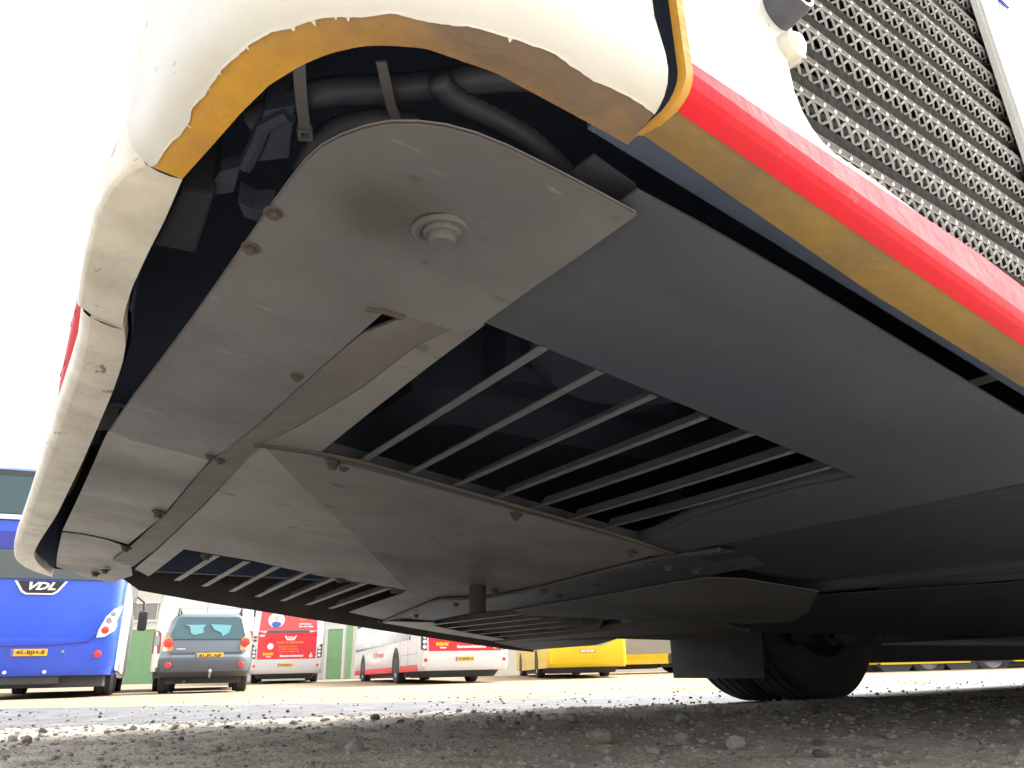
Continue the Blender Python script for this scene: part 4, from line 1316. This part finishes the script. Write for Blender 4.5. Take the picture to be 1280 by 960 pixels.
slant([(-0.62, 0.60), (0.62, 0.60), (0.66, 0.70), (0.66, 0.735), (-0.66, 0.735), (-0.66, 0.70)], 'lower_tailgate', bump_grey, car, 0.012)
for s in (1, -1):
    lp = MB().prism([(s * 0.62, -0.02, 0.78), (s * 0.72, 0.02, 0.75), (s * 0.82, 0.09, 0.76), (s * 0.835, 0.12, 0.88), (s * 0.79, 0.10, 1.00), (s * 0.70, 0.05, 1.04), (s * 0.635, 0.01, 0.97)], (0, 0.05, 0)).build('tail_light', lamp_orange, car)
    disc(s * 0.71, 0.91, -0.005, 0.085, 'lamp', lamp_red, lp)
    disc(s * 0.755, 0.80, 0.03, 0.045, 'lamp', lamp_white, lp)
    disc(s * 0.66, 0.50, -0.115, 0.055, 'reflector', lamp_red, car)
    wheel(car, s * 0.72, 0.62, 0.32, 0.21)
    wheel(car, s * 0.72, 3.1, 0.32, 0.21)
    mb = MB()
    mb.tube([(s * 0.60, 0.35, 1.46), (s * 0.60, 0.45, 1.58), (s * 0.60, 0.6, 1.60), (s * 0.60, 2.0, 1.58)], 0.022, 8)
    mb.build('roof_rail', veh_black, car, smooth=True)
for y in (0.5, 1.8):
    MB().box((-0.72, y, 1.60), (0.72, y + 0.05, 1.625)).build('roof_bar', silver, car)
number_plate(car, 0.06, -0.055, 0.665, '81-PL-NP')
text('ESPACIO', 0.045, (-0.48, -0.012, 0.80), car, ink_white, name='badge', width=0.16) if False else None
MB().box((-0.55, -0.014, 0.792), (-0.39, -0.008, 0.806)).build('badge', ink_white, car)
mb = MB()
mb.tube([(0.10, 0.15, 0.30), (0.10, -0.18, 0.28), (0.10, -0.22, 0.34)], 0.02, 8)
mb.lathe([(0.0, -0.04), (0.032, -0.02), (0.034, 0.015), (0.015, 0.035), (0.0, 0.036)], (0.10, -0.22, 0.38), 'z', 12)
mb.build('tow_ball', steel_clean, car, smooth=True)
mb = MB()
mb.box((-0.70, 0.3, 0.17), (0.70, 3.6, 0.31))
mb.tube([(-0.35, 0.05, 0.20), (-0.35, 0.9, 0.22)], 0.035, 10)
mb.build('underbody', veh_black, car)

# ---- white box van behind it
cx, cy = place(-21.7, 21.9)
van = thing('white_van', 'tall cream white box van standing in front of the grey car', 'van', (cx, cy, zyard(22)), R_(22.0))
hull([ring(1.17, 0.0, 5.6, 0.08, 0.45), ring(1.18, 0.0, 5.6, 0.08, 1.0), ring(1.16, 0.02, 5.6, 0.08, 2.0), ring(1.08, 0.06, 5.5, 0.1, 2.85), ring(0.95, 0.2, 5.4, 0.1, 2.95)], van_cream, 'body', van)
mb = MB()
mb.box((-0.006, -0.006, 0.6), (0.006, 0.0, 2.7))
mb.build('door_seam', bump_grey, van)
for s in (1, -1):
    lp = MB().prism([(s * 0.98, -0.02, 0.88), (s * 1.19, 0.03, 0.88), (s * 1.195, 0.05, 1.40), (s * 1.10, 0.0, 1.44), (s * 1.02, -0.02, 1.36)], (0, 0.04, 0)).build('tail_light', mat('lamp_dark_red', (0.28, 0.03, 0.04), 0.2, coat=0.5), van)
    MB().box((s * 1.10 - 0.06, -0.03, 1.08), (s * 1.10 + 0.06, -0.012, 1.30), b=0.01).build('lamp', steel_clean, lp)
    MB().box((s * 1.26 - 0.08, 4.6, 1.3), (s * 1.26 + 0.08, 4.7, 1.6), b=0.02).build('mirror', veh_black, van)
    wheel(van, s * 1.0, 1.2, 0.36, 0.22)
    wheel(van, s * 1.0, 4.6, 0.36, 0.22)
MB().box((-1.1, 0.05, 0.3), (1.1, 5.4, 0.46)).build('underbody', veh_black, van)
MB().box((-1.05, -0.06, 0.42), (1.05, 0.02, 0.56), b=0.02).build('bumper', bump_grey, van)

# ---- city buses
def city_bus(label, group, loc, head, L, paint, skirt_m, livery):
    t = thing('city_bus', label, 'bus', loc, R_(-head), group)
    hw = 1.27
    hull([ring(hw - 0.03, 0.10, L, 0.2, 0.33), ring(hw, 0.0, L, 0.16, 0.45), ring(hw, 0.0, L, 0.16, 1.0), ring(hw, 0.02, L, 0.16, 1.7), ring(hw - 0.05, 0.10, L - 0.05, 0.18, 2.8), ring(hw - 0.25, 0.3, L - 0.2, 0.2, 3.02)], paint, 'body', t)
    # dark underbody, showing below the rear bumper
    mb = MB()
    mb.hull8([(-1.0, 0.12, 0.335), (1.0, 0.12, 0.335), (1.2, 2.4, 0.335), (-1.2, 2.4, 0.335)][::1], [(-0.9, 0.3, 0.16), (0.9, 0.3, 0.16), (1.0, 2.4, 0.16), (-1.0, 2.4, 0.16)])
    mb.box((-1.1, 2.5, 0.2), (1.1, L - 0.5, 0.335))
    mb.build('underbody', veh_black, t)
    for s in (1, -1):
        for y in (3.35, L - 2.3):
            wheel(t, s * 1.145, y, 0.48, 0.28)
            mb = MB()
            mb.prism([(s * (hw - 0.01), y + 0.56 * math.cos(q), max(0.325, 0.5 + 0.56 * math.sin(q))) for q in np.linspace(-0.31, 3.45, 18)], (s * 0.0125, 0, 0))
            mb.build('wheel_arch', veh_black, t)
        x0, x1 = (hw - 0.001, hw + 0.006) if s > 0 else (-hw - 0.006, -hw + 0.001)
        for a, b in ((0.35, 2.75), (3.95, L - 2.9), (L - 1.7, L - 0.3)):
            MB().box((x0, a, 0.325), (x1, b, 0.50)).build('skirt_stripe', skirt_m, t)
        n = 5
        for k in range(n):
            a = 1.6 + k * (L - 1.9) / n
            sx = s * 0.03
            mb = MB()
            b_ = a + (L - 1.9) / n - 0.04
            mb.hull8([(s * (hw + 0.008), a, 1.20), (s * (hw + 0.008), b_, 1.20), (s * (hw - 0.035), b_, 2.68), (s * (hw - 0.035), a, 2.68)],
                     [(s * (hw - 0.03), a, 1.20), (s * (hw - 0.03), b_, 1.20), (s * (hw - 0.075), b_, 2.68), (s * (hw - 0.075), a, 2.68)])
            mb.build('side_window', glass_dark, t)
    for s in ((1, -1) if livery else ()):
        pts = [(s * 1.09, 0.84), (s * 1.255, 0.88), (s * 1.262, 1.36), (s * 1.20, 1.34), (s * 1.09, 1.20)]
        lp = panel(pts, -0.012, 0.05, 'tail_light', bump_grey, t)
        for z in (0.94, 1.07, 1.20):
            disc(s * 1.16, z, -0.014, 0.05, 'lamp', lamp_white, lp)
        disc(s * 1.12, 0.60, -0.002, 0.05, 'reflector', lamp_red, t)
    return t

def red_ad(t, plate_txt):
    ad = panel([(-1.04, 0.83), (1.04, 0.83), (1.04, 1.80), (0.80, 1.74), (-0.82, 1.74), (-1.06, 1.80)], -0.012, 0.02, 'advert_panel', veh_red, t)
    text('VDL', 0.10, (0.10, -0.014, 1.565), ad, ink_white, width=0.22, shear=0.3, bold=0.004)
    MB().prism([(-0.12, -0.016, 1.64), (-0.06, -0.016, 1.64), (0.0, -0.016, 1.52), (0.2, -0.016, 1.52), (0.26, -0.016, 1.64), (0.32, -0.016, 1.64), (0.23, -0.016, 1.48), (-0.03, -0.016, 1.48)], (0, 0.006, 0)).build('emblem', ink_white, ad)
    text('Bouw- en monteurbus', 0.11, (0.10, -0.014, 1.41), ad, ink_orange, width=0.95, bold=0.003)
    for k, (b, w) in enumerate((('opleiding en onderhoud', 0.66), ('en werken met techniek', 0.70), ('monteurs gezocht', 0.74))):
        text(b, 0.075, (0.02 + 0.02 * k, -0.014, 1.26 - 0.085 * k), ad, ink_orange, width=w, bold=0.001)
    text('kleurenvoorhetwerk.nl', 0.10, (0.17, -0.014, 0.935), ad, ink_white, width=0.82, bold=0.006)
    text('POUW', 0.12, (-0.66, -0.014, 1.0), ad, ink_yellow, width=0.36, bold=0.008)
    text('vervoer', 0.06, (-0.64, -0.014, 0.915), ad, ink_white, width=0.19, bold=0.004)
    disc(-0.60, 1.27, -0.012, 0.11, 'logo', ink_white, ad, d=0.004)
    text('1087', 0.10, (-0.92, -0.014, 1.64), ad, ink_white, width=0.19, bold=0.004)
    mb = MB()
    mb.lathe([(0.0, 0.0), (0.035, 0.0), (0.035, 0.004)], (0.86, -0.017, 0.99), 'y', 12)
    mb.box((0.80, -0.017, 0.88), (0.92, -0.013, 0.945))
    mb.build('logo', ink_white, ad)
    MB().prism([(-0.80, -0.006, 1.75), (0.80, -0.006, 1.75), (0.72, 0.01, 1.82), (-0.74, 0.01, 1.82)], (0, 0.03, 0)).build('window_ledge', bump_grey, t)
    ad2 = MB().hull8([(-1.04, 0.008, 1.83), (1.04, 0.008, 1.83), (1.0, 0.085, 2.72), (-1.0, 0.085, 2.72)], [(-1.04, 0.03, 1.83), (1.04, 0.03, 1.83), (1.0, 0.11, 2.72), (-1.0, 0.11, 2.72)]).build('printed_rear_window', veh_red_glass, t)
    # the printed figure: a plain portrait with a light ring and a blue top
    def yb(z):
        return 0.008 + 0.077 * (z - 1.83) / 0.89
    def flat(pts, m_, nm, o=0.006):
        return MB().prism([(x, yb(z) - o, z) for x, z in pts], (0, 0.004, 0)).build(nm, m_, ad2)
    flat([(-0.46 + 0.30 * math.cos(a), 2.20 + 0.27 * math.sin(a)) for a in np.linspace(0, 6.283, 13)[:-1]], ink_white, 'printed_ring', 0.004)
    flat([(-0.64, 2.06), (-0.54, 1.93), (-0.38, 1.93), (-0.26, 2.06), (-0.36, 2.14), (-0.56, 2.14)], ink_blue, 'printed_shirt', 0.007)
    flat([(-0.46 + 0.09 * math.cos(a), 2.27 + 0.13 * math.sin(a)) for a in np.linspace(0, 6.283, 11)[:-1]], skin_print, 'printed_face', 0.007)
    for k, (b, w, z, m_) in enumerate((('MONTEURS', 0.5, 2.36, ink_white), ('DE BUS', 0.22, 2.20, ink_orange), ('werken bij ons', 0.44, 2.06, ink_white), ('kom ook rijden', 0.52, 1.97, ink_white))):
        text(b, 0.09, (0.62 - (0.52 - w) / 2, yb(z) - 0.014, z), ad2, m_, width=w, bold=0.004)
    number_plate(t, -0.02, -0.004, 0.62, plate_txt)
cx, cy = place(-16.25, 30.6)
rb = city_bus('white city bus parked square on, its rear covered by a red advert with a portrait', 'white city buses in the yard', (cx, cy, zyard(31)), -16.6, 12.0, veh_white, veh_red, 1)
red_ad(rb, '68-BHF-4')
for z in (1.45, 1.57):
    MB().box((-1.22, -0.004, z), (-1.10, 0.02, z + 0.06)).build('air_slot', veh_black, rb)
wx, wy = place(-7.05, 21.7)
hd = -20.0
ch, sh = math.cos(R_(hd)), math.sin(R_(hd))
wb = city_bus('white city bus turned at an angle, red skirt stripe along its left flank', 'white city buses in the yard', (wx + 1.27 * ch, wy - 1.27 * sh, zyard(21.5)), hd, 12.0, veh_white, veh_red, 1)
red_ad(wb, '63-BHD-4')
fl = MB().prism([(-1.275, 1.18, 1.95), (-1.275, 1.52, 1.95), (-1.275, 1.46, 1.70), (-1.275, 1.36, 1.48), (-1.275, 1.28, 1.64)], (-0.006, 0, 0)).build('red_pennant', veh_red, wb)
MB().box((-1.276, 1.28, 1.18), (-1.270, 1.46, 1.30)).build('filler_flap', bump_grey, wb)
lt = text('POUW vervoer', 0.30, (0, 0, 0), wb, veh_red, width=2.0)
lt.rotation_euler = (0, 0, R_(-90))
lt.location = (-1.279, 6.4, 0.92)
mb = MB()
for z in (0.78,):
    mb.box((-1.2745, 0.3, z), (-1.268, 2.7, z + 0.012))
for y in (1.62, 2.72):
    mb.box((-1.2745, y, 0.5), (-1.268, y + 0.012, 1.25))
mb.build('panel_gap', grey_panel, wb)

# ---- yellow buses
def yellow_rear(t, label_txt):
    panel([(-1.0, 1.12), (-0.55, 0.95), (0.45, 0.95), (0.85, 1.10), (0.95, 2.4), (-1.0, 2.4)], -0.006, 0.05, 'rear_window', grey_panel, t)
    p = panel(rect(-0.26, 0.74, 0.26, 0.86), -0.014, 0.016, 'number_plate', mat('plate_amber', (0.5, 0.33, 0.08), 0.4), t)
    text(label_txt, 0.085, (0, -0.017, 0.80), p, ink_white, width=0.42, bold=0.004)
    for s in (1, -1):
        disc(s * 1.05, 1.62, -0.004, 0.08, 'rear_lamp', lamp_red, t)
x, y = place(2.05, 25.2)
hd = -5.0
ch, sh = math.cos(R_(hd)), math.sin(R_(hd))
yb = city_bus('yellow bus seen from behind with orange bars along its left flank', 'yellow buses in the yard', (x + 1.27 * ch, y - 1.27 * sh, zyard(25)), hd, 12.0, veh_yellow, veh_yellow, 0)
yellow_rear(yb, 'BX-LS-98')
for k in range(5):
    MB().box((-1.282, 0.6, 0.96 + 0.075 * k), (-1.272, 4.4, 1.0 + 0.075 * k)).build('orange_bar', orange_bar, yb)
MB().box((-1.2765, 0.55, 0.93), (-1.2715, 4.5, 1.35)).build('grille_panel', grey_panel, yb)
yb2 = city_bus('yellow bus standing side on behind the mud flap, only its skirt in view', 'yellow buses in the yard', (3.1, 33.0, zyard(33)), 90, 12.0, veh_yellow, veh_yellow, 0)
MB().box((1.268, 0.25, 0.70), (1.278, 3.0, 1.27)).build('lower_panel', grey_panel, yb2)
yr = city_bus('yellow bus standing side on beyond the wheel at the far right', 'yellow buses in the yard', (9.3, 22.8, -0.13), 90, 4.6 + 7.4, veh_yellow, veh_yellow, 0)
for a in (0.75, 2.55):
    MB().hull8([(1.0, a - 0.5, 0.36), (1.25, a - 0.5, 0.36), (1.25, a + 0.5, 0.36), (1.0, a + 0.5, 0.36)], [(1.0, a - 0.32, 0.145), (1.25, a - 0.32, 0.145), (1.25, a + 0.32, 0.145), (1.0, a + 0.32, 0.145)]).build('battery_box', veh_black, yr)
wheel(yr, 1.12, 1.65, 0.47, 0.28)

# ---- building behind
bd = thing('building', 'long cream workshop building with green garage doors behind the vehicles', 'building', (-14.0, 43.0, 0.24), 0)
mb = MB()
mb.box((-40, 0.0, -0.3), (44, 14, 7.5))
mb.build('wall', wall_white, bd)
MB().box((-40.2, -0.25, 7.5), (44.2, 14.2, 7.8)).build('roof_edge', trim_green, bd)
def garage(x0, x1, z1):
    fr = MB()
    fr.box((x0 - 0.16, -0.06, 0), (x0 - 0.004, 0.02, z1 + 0.16)).box((x1 + 0.004, -0.06, 0), (x1 + 0.16, 0.02, z1 + 0.16)).box((x0 - 0.003, -0.06, z1 + 0.004), (x1 + 0.003, 0.02, z1 + 0.16))
    d = MB()
    d.box((x0, -0.025, 0.0), (x1, 0.01, z1))
    for k in range(1, 5):
        d.box((x0 + 0.004, -0.030, z1 * k / 5 - 0.01), (x1 - 0.004, -0.024, z1 * k / 5 + 0.01))
    dd = d.build('garage_door', door_green, bd)
    fr.build('door_frame', van_cream, dd)
    MB().box((x0 + 0.15, -0.06, 1.0), (x0 + 0.3, -0.03, 1.05)).build('handle', steel_clean, dd)
garage(-7.25, -4.6, 2.78)
garage(3.65, 4.45, 2.55)
for x0 in (-12.5, -7.3, -1.4):
    w = MB().box((x0, -0.03, 3.30), (x0 + 2.9, 0.01, 4.15)).build('window', glass_blue if x0 == -1.4 else grey_panel, bd)
    f_ = MB()
    f_.box((x0 - 0.1, -0.07, 3.18), (x0 + 3.0, 0.0, 3.297)).box((x0 - 0.1, -0.07, 4.153), (x0 + 3.0, 0.0, 4.25))
    for k in range(1, 4):
        f_.box((x0 + 2.9 * k / 4 - 0.02, -0.06, 3.3), (x0 + 2.9 * k / 4 + 0.02, -0.031, 4.15))
    f_.build('frame', van_cream, w)
MB().box((4.72, -0.09, 0), (4.98, 0.0, 6.9)).build('green_post', trim_green, bd)
for x0 in (5.4, 8.4):
    MB().box((x0, -0.03, 1.3), (x0 + 2.6, 0.01, 3.0)).build('window', glass_dark, bd)
